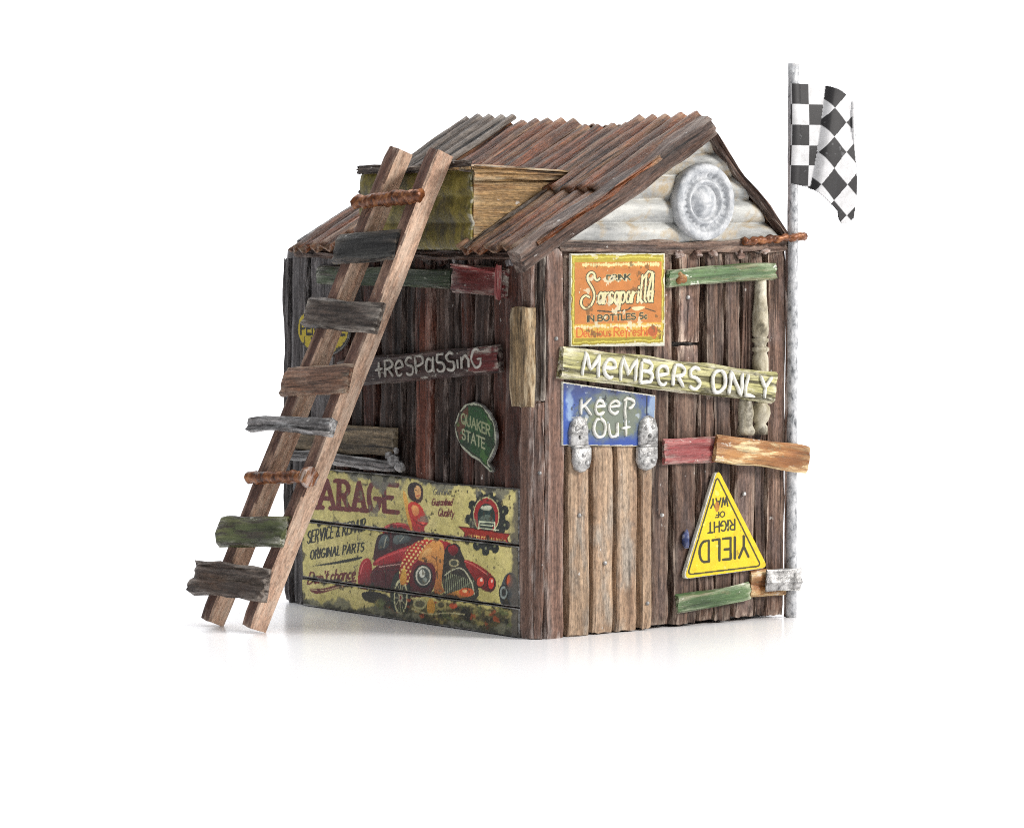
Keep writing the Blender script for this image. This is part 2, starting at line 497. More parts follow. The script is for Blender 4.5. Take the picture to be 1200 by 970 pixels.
def lump(name, c, r, mat, parent, squash=(1, 1, 1), amp=0.35, freq=3.0):
    V, F = [], []
    nu, nv = 14, 9
    sd = RND.uniform(0, 99)
    for j in range(nv + 1):
        ph = math.pi * j / nv
        for i in range(nu):
            a = 2 * math.pi * i / nu
            d = Vector((math.sin(ph) * math.cos(a), math.sin(ph) * math.sin(a), math.cos(ph)))
            k = r * (1 + amp * nz(d.x * freq / 2 + sd, d.y * freq / 2, d.z * freq / 2))
            V.append((d.x * k * squash[0], d.y * k * squash[1], d.z * k * squash[2]))
    for j in range(nv):
        for i in range(nu):
            i2 = (i + 1) % nu
            F.append((j * nu + i, (j + 1) * nu + i, (j + 1) * nu + i2, j * nu + i2))
    return make(name, V, F, mat, Matrix.Translation(Vector(c)), parent)


# ------------------------------------------------------------------ lettering
def arc(cx, cy, rx, ry, a0, a1, n=12):
    return [(cx + rx * math.cos(math.radians(a0 + (a1 - a0) * i / n)), cy + ry * math.sin(math.radians(a0 + (a1 - a0) * i / n))) for i in range(n + 1)]


GL = {
    'A': (0.85, [[(0, 0), (0.5, 1), (1, 0)], [(0.2, 0.36), (0.8, 0.36)]]),
    'B': (0.7, [[(0, 0), (0, 1)], [(0, 1)] + arc(0.4, 0.77, 0.5, 0.23, 90, -90) + [(0, 0.54)], [(0, 0.54)] + arc(0.45, 0.27, 0.55, 0.27, 90, -90) + [(0, 0)]]),
    'C': (0.75, [arc(0.55, 0.5, 0.55, 0.5, 50, 310, 18)]),
    'D': (0.75, [[(0, 0), (0, 1)], [(0, 1)] + arc(0.4, 0.5, 0.6, 0.5, 90, -90, 16) + [(0, 0)]]),
    'E': (0.6, [[(1, 0), (0, 0), (0, 1), (1, 1)], [(0, 0.52), (0.8, 0.52)]]),
    'F': (0.6, [[(0, 0), (0, 1), (1, 1)], [(0, 0.52), (0.8, 0.52)]]),
    'G': (0.8, [arc(0.52, 0.5, 0.52, 0.5, 50, 330, 20) + [(1, 0.45), (0.6, 0.45)]]),
    'H': (0.72, [[(0, 0), (0, 1)], [(1, 0), (1, 1)], [(0, 0.5), (1, 0.5)]]),
    'I': (0.08, [[(0.5, 0), (0.5, 1)]]),
    'K': (0.7, [[(0, 0), (0, 1)], [(0.95, 1), (0, 0.42)], [(0.25, 0.58), (1, 0)]]),
    'L': (0.55, [[(0, 1), (0, 0), (1, 0)]]),
    'M': (0.95, [[(0, 0), (0.06, 1), (0.5, 0.3), (0.94, 1), (1, 0)]]),
    'N': (0.75, [[(0, 0), (0, 1), (1, 0), (1, 1)]]),
    'O': (0.85, [arc(0.5, 0.5, 0.5, 0.5, 90, 450, 22)]),
    'P': (0.65, [[(0, 0), (0, 1)], [(0, 1)] + arc(0.45, 0.74, 0.55, 0.26, 90, -90) + [(0, 0.48)]]),
    'Q': (0.85, [arc(0.5, 0.5, 0.5, 0.5, 90, 450, 22), [(0.6, 0.25), (1, -0.05)]]),
    'R': (0.7, [[(0, 0), (0, 1)], [(0, 1)] + arc(0.45, 0.75, 0.5, 0.25, 90, -90) + [(0, 0.5)], [(0.4, 0.5), (1, 0)]]),
    'S': (0.65, [arc(0.5, 0.75, 0.46, 0.25, 35, 235, 12) + arc(0.5, 0.26, 0.5, 0.26, 65, -150, 12)]),
    'T': (0.7, [[(0.5, 0), (0.5, 1)], [(0, 1), (1, 1)]]),
    'U': (0.72, [[(0, 1), (0, 0.4)] + arc(0.5, 0.36, 0.5, 0.36, 180, 360) + [(1, 1)]]),
    'V': (0.8, [[(0, 1), (0.5, 0), (1, 1)]]),
    'W': (1.05, [[(0, 1), (0.25, 0), (0.5, 0.8), (0.75, 0), (1, 1)]]),
    'Y': (0.75, [[(0, 1), (0.5, 0.48), (1, 1)], [(0.5, 0.48), (0.5, 0)]]),
    'Z': (0.7, [[(0, 1), (1, 1), (0, 0), (1, 0)]]),
    '&': (0.75, [[(1, 0), (0.3, 0.75)] + arc(0.42, 0.82, 0.18, 0.18, 200, -30) + [(0.15, 0.4)] + arc(0.4, 0.22, 0.35, 0.22, 150, 350)]),
    '5': (0.6, [[(0.9, 1), (0.15, 1), (0.1, 0.55)] + arc(0.45, 0.3, 0.5, 0.3, 110, -130)]),
    "'": (0.1, [[(0.5, 1), (0.4, 0.8)]]),
    # small letters, x-height 0.6
    'a': (0.5, [arc(0.45, 0.3, 0.42, 0.3, 30, 350, 16), [(0.92, 0.58), (0.9, 0.1), (1.05, 0)]]),
    'c': (0.42, [arc(0.5, 0.3, 0.45, 0.3, 50, 320, 14)]),
    'd': (0.5, [arc(0.45, 0.3, 0.42, 0.3, 30, 350, 16), [(0.95, 1), (0.9, 0.1), (1.05, 0)]]),
    'e': (0.5, [[(0.08, 0.3), (0.9, 0.36)] + arc(0.48, 0.32, 0.44, 0.3, 8, 315, 16)]),
    'f': (0.4, [[(1, 0.9), (0.7, 1), (0.45, 0.8), (0.4, -0.2)], [(0.1, 0.55), (0.9, 0.58)]]),
    'g': (0.5, [arc(0.45, 0.3, 0.42, 0.3, 30, 350, 16), [(0.92, 0.6), (0.9, -0.15), (0.6, -0.35), (0.1, -0.25)]]),
    'h': (0.5, [[(0, 0), (0.05, 1)], [(0.02, 0.35)] + arc(0.5, 0.38, 0.42, 0.22, 160, 0) + [(0.92, 0)]]),
    'i': (0.12, [[(0.5, 0), (0.5, 0.58)], [(0.5, 0.78), (0.55, 0.84)]]),
    'l': (0.18, [[(0.3, 1), (0.2, 0.1), (0.9, 0)]]),
    'n': (0.5, [[(0, 0), (0.05, 0.6)], [(0.03, 0.35)] + arc(0.5, 0.38, 0.42, 0.22, 160, 0) + [(0.92, 0)]]),
    'o': (0.5, [arc(0.5, 0.3, 0.45, 0.3, 90, 450, 18)]),
    'p': (0.5, [[(0.05, 0.6), (0, -0.35)], arc(0.5, 0.3, 0.45, 0.3, 170, -170, 16)]),
    'r': (0.36, [[(0.05, 0.6), (0.05, 0)], [(0.05, 0.3), (0.4, 0.55), (0.95, 0.58)]]),
    's': (0.38, [arc(0.5, 0.45, 0.42, 0.15, 30, 240, 8) + arc(0.5, 0.15, 0.45, 0.15, 60, -150, 8)]),
    't': (0.35, [[(0.45, 0.95), (0.4, 0.1), (0.9, 0.02)], [(0, 0.62), (1, 0.64)]]),
    'u': (0.5, [[(0, 0.6), (0.05, 0.25)] + arc(0.48, 0.22, 0.42, 0.22, 180, 350) + [(0.92, 0.6)], [(0.92, 0.6), (0.95, 0)]]),
    'y': (0.5, [[(0, 0.6), (0.5, 0.05)], [(1, 0.6), (0.3, -0.35)]]),
    # hand-lettered capitals-sized small letters
    'e^': (0.72, [[(0.08, 0.45), (0.9, 0.52)] + arc(0.48, 0.45, 0.46, 0.42, 8, 318, 18)]),
    'a^': (0.7, [arc(0.42, 0.4, 0.42, 0.38, 40, 350, 16), [(0.9, 0.85), (0.86, 0.2), (1.02, 0)]]),
    'i^': (0.15, [[(0.5, 0.05), (0.45, 0.62)], [(0.5, 0.86), (0.52, 0.92)]]),
    'n^': (0.65, [[(0, 0.02), (0.04, 0.7)], [(0.02, 0.35)] + arc(0.5, 0.42, 0.44, 0.26, 160, 0) + [(0.95, 0.02)]]),
    'u^': (0.72, [[(0, 0.75), (0.05, 0.3)] + arc(0.46, 0.3, 0.42, 0.28, 180, 350) + [(0.9, 0.78)], [(0.9, 0.78), (0.95, 0.02)]]),
    '+': (0.62, [[(0.5, 0.05), (0.52, 0.95)], [(0, 0.48), (1, 0.54)]]),
    'p^': (0.75, [[(0.1, -0.35), (0.22, 0.95)], [(0.0, 0.85), (0.3, 0.98)] + arc(0.5, 0.68, 0.5, 0.28, 80, -95)]),
}


def layout(tokens, gap=0.18, space=0.45):
    """strokes of a word in a unit-height line, and its length"""
    out, x = [], 0.0
    for g in tokens:
        if g == ' ':
            x += space
            continue
        w, st = GL[g]
        for s in st:
            out.append([(x + p[0] * w, p[1]) for p in s])
        x += w + gap
    return out, x - gap


def relief_text(name, tokens, mx, x0, y0, x1, y1, h, wd, mat, parent, z=0.0, ht=0.035, jit=0.03, gap=0.2, space=0.5):
    """brushed letters as low ridges of paint, laid on the local XY plane from (x0,y0) to (x1,y1)"""
    st, L = layout(tokens, gap, space)
    dx, dy = (x1 - x0) / L, (y1 - y0) / L
    V, F = [], []
    for s in st:
        sd = RND.uniform(0, 99)
        pts = []
        for a, b in zip(s[:-1], s[1:]):
            m = max(1, int(math.hypot((b[0] - a[0]) * dx, (b[1] - a[1]) * h) / 0.05))
            pts += [(a[0] + (b[0] - a[0]) * i / m, a[1] + (b[1] - a[1]) * i / m) for i in range(m)]
        pts.append(s[-1])
        P = [Vector((x0 + p[0] * dx + nz(i * 0.25 + sd, 1.1) * jit, y0 + p[0] * dy + p[1] * h + nz(i * 0.25 + sd, 5.1) * jit)) for i, p in enumerate(pts)]
        n = len(P)
        base = len(V)
        sec = [(-1, -0.5), (-0.9, 0.45), (-0.35, 1), (0.35, 0.95), (0.9, 0.45), (1, -0.5)]
        for i, p in enumerate(P):
            d = (P[min(i + 1, n - 1)] - P[max(i - 1, 0)]).normalized()
            q = Vector((-d.y, d.x))
            k = wd * 0.5 * (1 + 0.35 * nz(i * 0.3 + sd, 9.7)) * (0.6 if i in (0, n - 1) else 1)
            for u, v in sec:
                e = p + q * (u * k)
                V.append((e.x, e.y, z + ht * v))
        m = len(sec)
        for i in range(n - 1):
            for k in range(m - 1):
                a = base + i * m + k
                F.append((a, a + 1, a + m + 1, a + m))
        F.append(tuple(base + k for k in range(m)))
        F.append(tuple(base + (n - 1) * m + k for k in range(m - 1, -1, -1)))
    return make(name, V, F, mat, mx, parent, smooth=False)


class Canvas:
    """artwork of a printed sign: colours worked out per vertex of a fine sheet"""

    def __init__(self, w, h, res, quad=None, corners=None, k=1.0):
        """sheet of w x h cm; quad = image-crop pixel rectangle whose corners (TL,TR,BR,BL) lie at corners (cm)"""
        self.w, self.h, self.k = w, h, k
        self.nx, self.ny = int(w / res) + 1, int(h / res) + 1
        gx, gy = np.meshgrid(np.linspace(0, w, self.nx), np.linspace(0, h, self.ny))
        self.gx, self.gy = gx, gy
        if quad:  # artwork is traced in image pixels, mapped onto the sign by homography
            A, B = [], []
            x0, y0, x1, y1 = quad
            for (sx, sy), (u, v) in zip([(x0, y0), (x1, y0), (x1, y1), (x0, y1)], corners):
                A.append([u, v, 1, 0, 0, 0, -sx * u, -sx * v]); B.append(sx)
                A.append([0, 0, 0, u, v, 1, -sy * u, -sy * v]); B.append(sy)
            hh = np.append(np.linalg.solve(np.array(A), np.array(B)), 1).reshape(3, 3)
            q = np.stack([gx, gy, np.ones_like(gx)], -1) @ hh.T
            self.X, self.Y = q[..., 0] / q[..., 2], q[..., 1] / q[..., 2]
        else:
            self.X, self.Y = gx.copy(), gy.copy()
        self.c = np.ones(gx.shape + (3,))

    def fill(self, rgb):
        self.c[:] = lin(*rgb, self.k)

    def put(self, m, rgb, a=1.0):
        k = (np.clip(m, 0, 1).astype(float) * a)[..., None]
        self.c = self.c * (1 - k) + np.array(lin(*rgb, self.k)) * k

    def inside(self, pts):
        x, y = self.X, self.Y
        r = np.zeros(x.shape, bool)
        n = len(pts)
        for i in range(n):
            (x0, y0), (x1, y1) = pts[i], pts[(i + 1) % n]
            if y0 == y1:
                continue
            r ^= ((y0 > y) != (y1 > y)) & (x < (x1 - x0) * (y - y0) / (y1 - y0) + x0)
        return r

    def poly(self, pts, rgb, a=1.0):
        self.put(self.inside(pts), rgb, a)

    def blob(self, pts, rgb, a=1.0, it=2):
        p = list(pts)
        for _ in range(it):
            q = []
            for i in range(len(p)):
                (ax, ay), (bx, by) = p[i], p[(i + 1) % len(p)]
                q += [(ax * .75 + bx * .25, ay * .75 + by * .25), (ax * .25 + bx * .75, ay * .25 + by * .75)]
            p = q
        self.poly(p, rgb, a)

    def ell(self, cx, cy, rx, ry, rgb, a=1.0):
        self.put(((self.X - cx) / rx) ** 2 + ((self.Y - cy) / ry) ** 2 < 1, rgb, a)

    def sdist(self, pts):
        d = np.full(self.X.shape, 1e9)
        for (ax, ay), (bx, by) in zip(pts[:-1], pts[1:]):
            vx, vy = bx - ax, by - ay
            l2 = vx * vx + vy * vy + 1e-12
            t_ = np.clip(((self.X - ax) * vx + (self.Y - ay) * vy) / l2, 0, 1)
            d = np.minimum(d, (self.X - ax - t_ * vx) ** 2 + (self.Y - ay - t_ * vy) ** 2)
        return np.sqrt(d)

    def stroke(self, pts, wd, rgb, a=1.0):
        self.put(self.sdist(pts) < wd / 2, rgb, a)

    def text(self, s, x0, y0, x1, y1, h, wd, rgb, shear=0.0, slab=0.0, outline=None, gap=0.2, space=0.45, up=-1):
        st, L = layout(list(s), gap, space)
        dx, dy = (x1 - x0) / L, (y1 - y0) / L
        f = lambda p: (x0 + p[0] * dx + shear * p[1] * abs(h) * (1 if dx > 0 else -1), y0 + p[0] * dy + up * p[1] * h)
        S_ = [[f(p) for p in k] for k in st]
        if slab:
            for k in st:
                for e in (k[0], k[-1]):
                    if abs(e[1]) < 0.02 or abs(e[1] - 1) < 0.02:
                        q = f(e)
                        S_.append([(q[0] - slab, q[1] - slab * dy / abs(dx)), (q[0] + slab, q[1] + slab * dy / abs(dx))])
        if outline:
            for k in S_:
                self.stroke(k, wd + outline[0], outline[1])
        for k in S_:
            self.stroke(k, wd, rgb)

    def noise(self, fx, fy, seed, octs=4):
        r = np.random.RandomState(seed)
        out = np.zeros(self.gx.shape)
        amp, tot = 1.0, 0
        for o in range(octs):
            nx_, ny_ = int(self.w * fx * 2 ** o) + 3, int(self.h * fy * 2 ** o) + 3
            g = r.rand(ny_, nx_)
            u, v = self.gx * fx * 2 ** o, self.gy * fy * 2 ** o
            i, j = np.minimum(u.astype(int), nx_ - 2), np.minimum(v.astype(int), ny_ - 2)
            a, b = u - i, v - j
            a, b = a * a * (3 - 2 * a), b * b * (3 - 2 * b)
            out += amp * ((g[j, i] * (1 - a) + g[j, i + 1] * a) * (1 - b) + (g[j + 1, i] * (1 - a) + g[j + 1, i + 1] * a) * b)
            tot += amp
            amp *= 0.6
        return out / tot

    def sheet(self, name, mx, parent, z=0.0, keep=None, mat='print', relief=None, band=None):
        ny, nx = self.gx.shape
        idx = np.arange(ny * nx).reshape(ny, nx)
        zz = np.full(self.gx.shape, z) if relief is None else z + relief
        q = np.stack([idx[:-1, :-1], idx[:-1, 1:], idx[1:, 1:], idx[1:, :-1]], -1)
        ok = np.ones(q.shape[:2], bool)
        if keep is not None:
            k = keep
            ok = k[:-1, :-1] & k[:-1, 1:] & k[1:, 1:] & k[1:, :-1]
        if band is not None:
            yc = (self.gy[:-1, :-1] + self.gy[1:, :-1]) / 2
            ok &= (yc > band[0]) & (yc < band[1])
        f = q[ok]
        used = np.unique(f)
        remap = np.zeros(ny * nx, int)
        remap[used] = np.arange(len(used))
        V = np.stack([self.gx, self.gy, zz], -1).reshape(-1, 3)[used]
        return make(name, V, remap[f].tolist(), mat, mx, parent, colors=self.c.reshape(-1, 3)[used])


FN, SN = (0, -1, 0), (-1, 0, 0)             # outward normals of the front and the side wall
UP = (0, 0, 1)


def front_mx(x, z, y):                      # local X to the right, Y up, Z out of the front wall
    return frame((x, y, z), (x + 1, y, z), FN)


def side_mx(yb, z, x):                      # local X towards the near corner, Y up, Z out of the side wall
    return frame((x, yb, z), (x, yb - 1, z), SN)


# ------------------------------------------------------------------ setting
def tabletop():
    # white paper sweep: level under the model, curving up behind it
    fx, fy = math.sin(AZ), math.cos(AZ)
    prof = [(-400, 0), (-200, 0), (-80, 0), (0, 0), (60, 0), (110, 0)]
    R = 70
    prof += [(110 + R * math.sin(i * math.pi / 32), R - R * math.cos(i * math.pi / 32)) for i in range(1, 17)]
    prof += [(110 + R, 140), (110 + R, 260)]
    V, F, n = [], [], 12
    for i in range(n + 1):
        t_ = (i / n - 0.5) * 900
        for d_, z in prof:
            V.append((fx * d_ + fy * t_, fy * d_ - fx * t_, z))
    m = len(prof)
    for i in range(n):
        for j in range(m - 1):
            a = i * m + j
            F.append((a, a + m, a + m + 1, a + 1))
    o = make('tabletop', V, F, 'table')
    o['kind'] = 'structure'


tabletop()

# ------------------------------------------------------------------ the shack
hut = thing('shack', 'weathered model clubhouse shack of rough boards with rusty corrugated roof', 'shack')

# dark core added behind the boards to block light
V = [(0.12, 0.12, 0.02), (W - 0.1, 0.12, 0.02), (W - 0.1, D - 0.05, 0.02), (0.12, D - 0.05, 0.02)]
zl = lambda x: 6.9 + (x + 0.5) * (RZ - 6.9) / (RX + 0.5) - 0.16
prof = [(0.22, 0.02), (W - 0.1, 0.02), (W - 0.1, 6.9), (RX, RZ - 0.2), (0.22, zl(0.22))]
n = len(prof)
V = [(x, 0.22, z) for x, z in prof] + [(x, D - 0.08, z) for x, z in prof]
F = [tuple(range(n)), tuple(range(2 * n - 1, n - 1, -1))] + [(i, i + n, (i + 1) % n + n, (i + 1) % n) for i in range(n)]
make('light_block', V, F, 'dark', None, hut, smooth=False)

# front wall: boards above the sign level, boards below, boards behind the signs
def vboard(name, x0, x1, z0, z1, y, th, mat, parent=hut, **kw):
    xm = (x0 + x1) / 2
    return board(name, (xm, y, z0), (xm, y, z1), FN, x1 - x0, th, mat, parent, **kw)


for x0, x1, z0, z1, th in [(0.62, 1.2, 3.3, 6.95, .13), (1.22, 1.8, 3.3, 6.9, .15), (1.83, 2.35, 3.3, 6.95, .13), (2.37, 2.72, 3.3, 6.9, .14),
                           (2.75, 3.22, 4.4, 6.9, .13), (3.30, 3.84, 5.27, 6.98, .20), (3.28, 3.82, 4.3, 5.20, .18), (3.96, 4.40, 4.2, 6.95, .2),
                           (4.45, 4.82, 4.2, 6.95, .19), (4.86, 5.12, 4.2, 6.9, .16), (5.13, 5.50, 4.2, 6.9, .07), (5.53, 5.99, 0.05, 6.98, .17)]:
    vboard('wall_board', x0 + 0.02, x1 - 0.025, z0, z1, 0.215, th + 0.09, 'front', groove=0.035, chamfer=0.035)
for x0, x1, z1, th in [(2.68, 3.10, 4.75, .17), (3.20, 3.74, 4.6, .19), (3.82, 4.20, 4.5, .16), (4.22, 4.60, 4.5, .19), (4.70, 5.20, 4.45, .18), (5.22, 5.49, 4.3, .13)]:
    vboard('wall_board', x0, x1, 0.05 + RND.uniform(0, 0.04), z1, 0.215, th + 0.09, 'front', groove=0.035, chamfer=0.035)
board('wall_plate', (0.45, 0.10, 7.03), (5.95, 0.10, 7.03), FN, 0.26, 0.22, 'front', hut, groove=0.04, jag=0.06, rough=1.8)
for x in (3.25, 3.7, 4.05, 4.75, 5.35):
    lump('splinter', (x, -0.1, 6.9 + RND.uniform(-.02, .06)), 0.09, 'post', hut, (1.1, 0.8, 0.8), 0.8)

# corner posts
board('corner_post', (0.36, 0.1, 0.0), (0.36, 0.1, 7.05), FN, 0.42, 0.22, 'post', hut, groove=0.02)
board('corner_post', (0.1, 0.17, 0.0), (0.1, 0.17, 6.95), SN, 0.34, 0.22, 'post', hut, groove=0.02)
board('corner_strip', (0.055, -0.03, 0.01), (0.055, -0.03, 4.25), (-.75, -.8, 0), 0.17, 0.075, 'post', hut, rough=1.3)
board('corner_strip', (0.06, -0.03, 4.3), (0.06, -0.03, 6.9), (-.75, -.8, 0), 0.18, 0.085, 'rung_grey', hut, rough=1.5)
board('corner_strip', (5.99, -0.02, 0.02), (5.99, -0.02, 7.1), (.5, -.8, 0), 0.14, 0.06, 'post', hut, rough=1.3)
board('corner_block', (-0.105, 0.15, 4.19), (-0.105, 0.15, 5.97), SN, 0.52, 0.2, 'tan_block', hut, 'pale tan wood block nailed over the corner post',
      groove=0.03, rough=1.6, chamfer=0.08)

# nails
for x, y, z, n_ in ((0.02, -0.09, 3.0, FN), (1.5, -0.13, 1.3, FN), (0.36, -0.13, 5.4, FN), (3.5, -0.09, 6.1, FN), (4.9, -0.08, 2.4, FN), (2.9, -0.07, 2.1, FN), (0.9, -0.13, 2.2, FN), (2.5, -0.13, 0.5, FN)):
    V, F = lathe([(0.04, -0.02), (0.038, 0.012), (0.02, 0.026), (0, 0.028)], 10, 0.2)
    make('nail', V, F, 'hinge', frame((x, y, z), (x + 1, y, z), n_), hut)

# front door
V, F = box_mesh(0.62, 2.66, 0.12, 0.2, 0.03, 3.42)
door = make('door', V, F, 'dark', None, hut, smooth=False, label='low door of pale planks under the blue sign')
for x0, x1, b in [(0.68, 1.14, .0), (1.25, 1.70, .01), (1.81, 2.27, .015), (2.38, 2.62, .02)]:
    vboard('door_plank', x0, x1, 0.02 + b, 3.44, 0.118, .24, 'door', door, groove=0.006, rough=0.5, chamfer=0.03)


def hinge_leaf(x0, x1, z0, z1, flip, y=-0.175):
    w, h = x1 - x0, z1 - z0
    out = [(-.5 * w, -.5 * h), (.5 * w, -.5 * h), (.52 * w, 0.05 * h), (.38 * w, .38 * h), (.08 * w, .5 * h), (-.15 * w, .47 * h), (-.42 * w, .3 * h), (-.52 * w, 0)]
    if flip:
        out = [(-x, -z) for x, z in out]
    V, F = prism(out, -0.02, 0.075, 0.04)
    mx = front_mx((x0 + x1) / 2, (z0 + z1) / 2, y)
    o = make('hinge', V, F, 'hinge', mx, door, sharp=60)
    for px, pz in ((-.2, .1), (.2, .12), (0, -.2)):
        s = -1 if flip else 1
        c = mx @ Vector((px * w * s, pz * h * s, 0.07))
        V, F = lathe([(0.05, -0.01), (0.045, 0.02), (0.02, 0.04), (0, 0.043)], 10)
        make('rivet', V, F, 'hinge', frame(c, c + Vector((1, 0, 0)), FN), o)
    return o


hinge_leaf(0.62, 1.03, 3.46, 4.0, False)
hinge_leaf(0.70, 1.10, 2.98, 3.43, True)
hinge_leaf(2.24, 2.66, 3.42, 3.96, False)
hinge_leaf(2.20, 2.66, 2.95, 3.39, True)
for x, z in ((.86, 3.445), (2.45, 3.405)):
    V, F = tube([(x - .2, -.2, z), (x, -.2, z + .005), (x + .2, -.2, z)], 0.035, 8, .2)
    make('hinge_pin', V, F, 'hinge', None, door)

# side wall boards (y from the near corner to the back)
y = 0.36
k = 0
while y < D - 0.1:
    w = RND.uniform(0.28, 0.5)
    if y > 6.1:
        w = RND.uniform(0.36, 0.62)
    w = min(w, D - y)
    mat = RND.choice(['side_dark', 'side_dark', 'side_red', 'side_red', 'side_dark']) if y < 5.9 else 'side_grey'
    top = 6.95 + RND.uniform(-0.12, 0.08) - (0.12 if y > 7.4 else 0)
    th = RND.choice([0.09, 0.13, 0.17, 0.2])
    board('wall_board', (0.215, y + w / 2, 0.03), (0.215, y + w / 2, top), SN, w - 0.03, th + 0.1, mat, hut, groove=0.035, rough=1.3, jag=0.06,
          bow=RND.uniform(-0.03, 0.03))
    y += w + RND.choice([0.03, 0.05, 0.08, 0.11])
    k += 1
# back and far side walls, plain boards
for i in range(9):
    x = 0.32 + i * 0.655
    board('wall_board', (x, D - 0.115, 0.03), (x, D - 0.115, 6.95), (0, 1, 0), 0.6, 0.14, 'side_grey', hut)
for i in range(11):
    y = 0.42 + i * 0.715
    board('wall_board', (W - 0.115, y, 0.03), (W - 0.115, y, 6.95), (1, 0, 0), 0.66, 0.14, 'front', hut)
V = [(0.3, D - .03, 6.9), (W - .1, D - .03, 6.9), (RX, D - .03, RZ - .25), (0.3, D - .12, 6.9), (W - .1, D - .12, 6.9), (RX, D - .12, RZ - .25)]
make('back_gable', V, [(0, 2, 1), (3, 4, 5), (0, 1, 4, 3), (1, 2, 5, 4), (2, 0, 3, 5)], 'gable', None, hut, smooth=False)

# broken stubs under the eave on the side wall
for yy, m_, h in ((2.15, 'side_grey', .3), (1.75, 'side_red', .35), (0.62, 'side_grey', .5), (2.75, 'side_red', .22), (3.2, 'side_dark', .3)):
    board('eave_stub', (-0.02, yy, 6.72), (-0.02, yy, 6.72 + h), SN, 0.3, 0.12, m_, hut, rough=2, jag=0.1)

# ledge on the side wall
board('ledge_board', (-0.085, 7.55, 3.33), (-0.085, 4.12, 3.33), SN, 0.53, 0.14, 'ledge', hut, 'tan ledge board above the garage sign', rough=1.3, groove=0.035)
board('ledge_lip', (-0.085, 7.7, 2.95), (-0.085, 3.98, 2.93), SN, 0.2, 0.24, 'stick', hut, 'silvery grey lip under the tan ledge board', rough=1.8)
for yy, z, r in ((4.02, 3.02, .14), (3.85, 2.9, .12), (4.2, 3.1, .09), (3.95, 3.2, .07)):
    lump('putty_lump', (-0.24, yy, z), r, 'solder', hut, (0.7, 1, 0.9), 0.5)

# painted patch planks
def patch(name, a, b, nrm, w, th, mat, label, **kw):
    return board(name, a, b, nrm, w, th, mat, hut, label, **kw)


patch('patch_plank', (2.97, -0.085, 6.46), (5.58, -0.085, 6.58), FN, 0.32, 0.12, 'green', 'green painted plank under the gable', jag=0.03, w1=0.34, groove=0.012)
lump('knot', (3.22, -0.17, 6.46), 0.13, 'gold_board', hut, (1, 0.8, 0.9), 0.5)
patch('patch_plank', (2.88, -0.085, 3.265), (4.15, -0.085, 3.255), FN, 0.48, 0.11, 'red', 'red painted plank beside the gold flecked plank')
patch('patch_plank', (4.02, -0.215, 3.31), (6.33, -0.215, 2.98), FN, 0.5, 0.12, 'gold_board', 'gold flecked rusty plank running past the flag pole', rough=1.6)
patch('patch_plank', (3.22, -0.085, 0.45), (5.0, -0.085, 0.56), FN, 0.34, 0.1, 'green', 'short green plank under the yellow triangle', w1=0.32)
patch('patch_plank', (-0.085, 6.68, 6.48), (-0.085, 2.34, 6.44), SN, 0.34, 0.12, 'green_dark', 'long dark green plank under the eave', groove=0.02)
p = patch('patch_plank', (-0.085, 2.25, 6.46), (-0.085, 0.70, 6.36), SN, 0.52, 0.15, 'red_dark', 'short dark red plank under the eave', rough=1.4)
board('batten', (-0.2, 2.2, 6.69), (-0.2, 0.75, 6.60), SN, 0.08, 0.09, 'red', p, rough=1.5)
board('batten', (-0.22, 0.78, 6.1), (-0.22, 0.78, 6.72), SN, 0.1, 0.08, 'red', p, rough=1.5)
board('bracket', (5.03, -0.085, 0.7), (5.9, -0.085, 0.68), FN, 0.5, 0.08, 'gold_board', hut, 'small orange plank behind the silver strap', rough=1.4)

# balusters nailed on the front wall
prof = [(0, 6.42), (0.11, 6.42), (0.115, 6.3), (0.13, 6.0), (0.155, 5.75), (0.165, 5.5), (0.15, 5.36), (0.12, 5.32), (0.165, 5.3), (0.165, 5.25), (0.12, 5.22), (0.11, 5.16),
        (0.165, 5.13), (0.165, 5.08), (0.12, 5.04), (0.15, 4.95), (0.165, 4.7), (0.155, 4.4), (0.12, 4.28), (0.1, 4.2), (0.11, 4.12), (0.19, 4.02), (0.21, 3.9), (0.17, 3.78), (0.11, 3.7),
        (0.14, 3.66), (0.15, 3.6), (0.14, 3.5), (0, 3.5)]
V, F = lathe([(r, z - 3.5) for r, z in prof], 20, 0.1)
make('baluster', V, F, 'baluster', Matrix.Translation((5.30, -0.06, 3.5)), hut, 'cream turned baluster fixed upright on the front wall')
V, F = lathe([(0, .78), (.1, .78), (.14, .6), (.17, .4), (.13, .2), (.18, .08), (.16, 0), (0, 0)], 18, 0.3)
make('baluster', V, F, 'baluster', Matrix.Translation((4.93, -0.06, 3.5)), hut, 'broken cream baluster stump')
lump('bottle_shard', (3.42, -0.12, 1.62), 0.13, metal_paint('blue_glaze', [(.3, (.02, .03, .08)), (.6, (.04, .06, .2)), (.8, (.2, .22, .3))], (4, 4, 4)), hut, (.6, .6, 1.3))

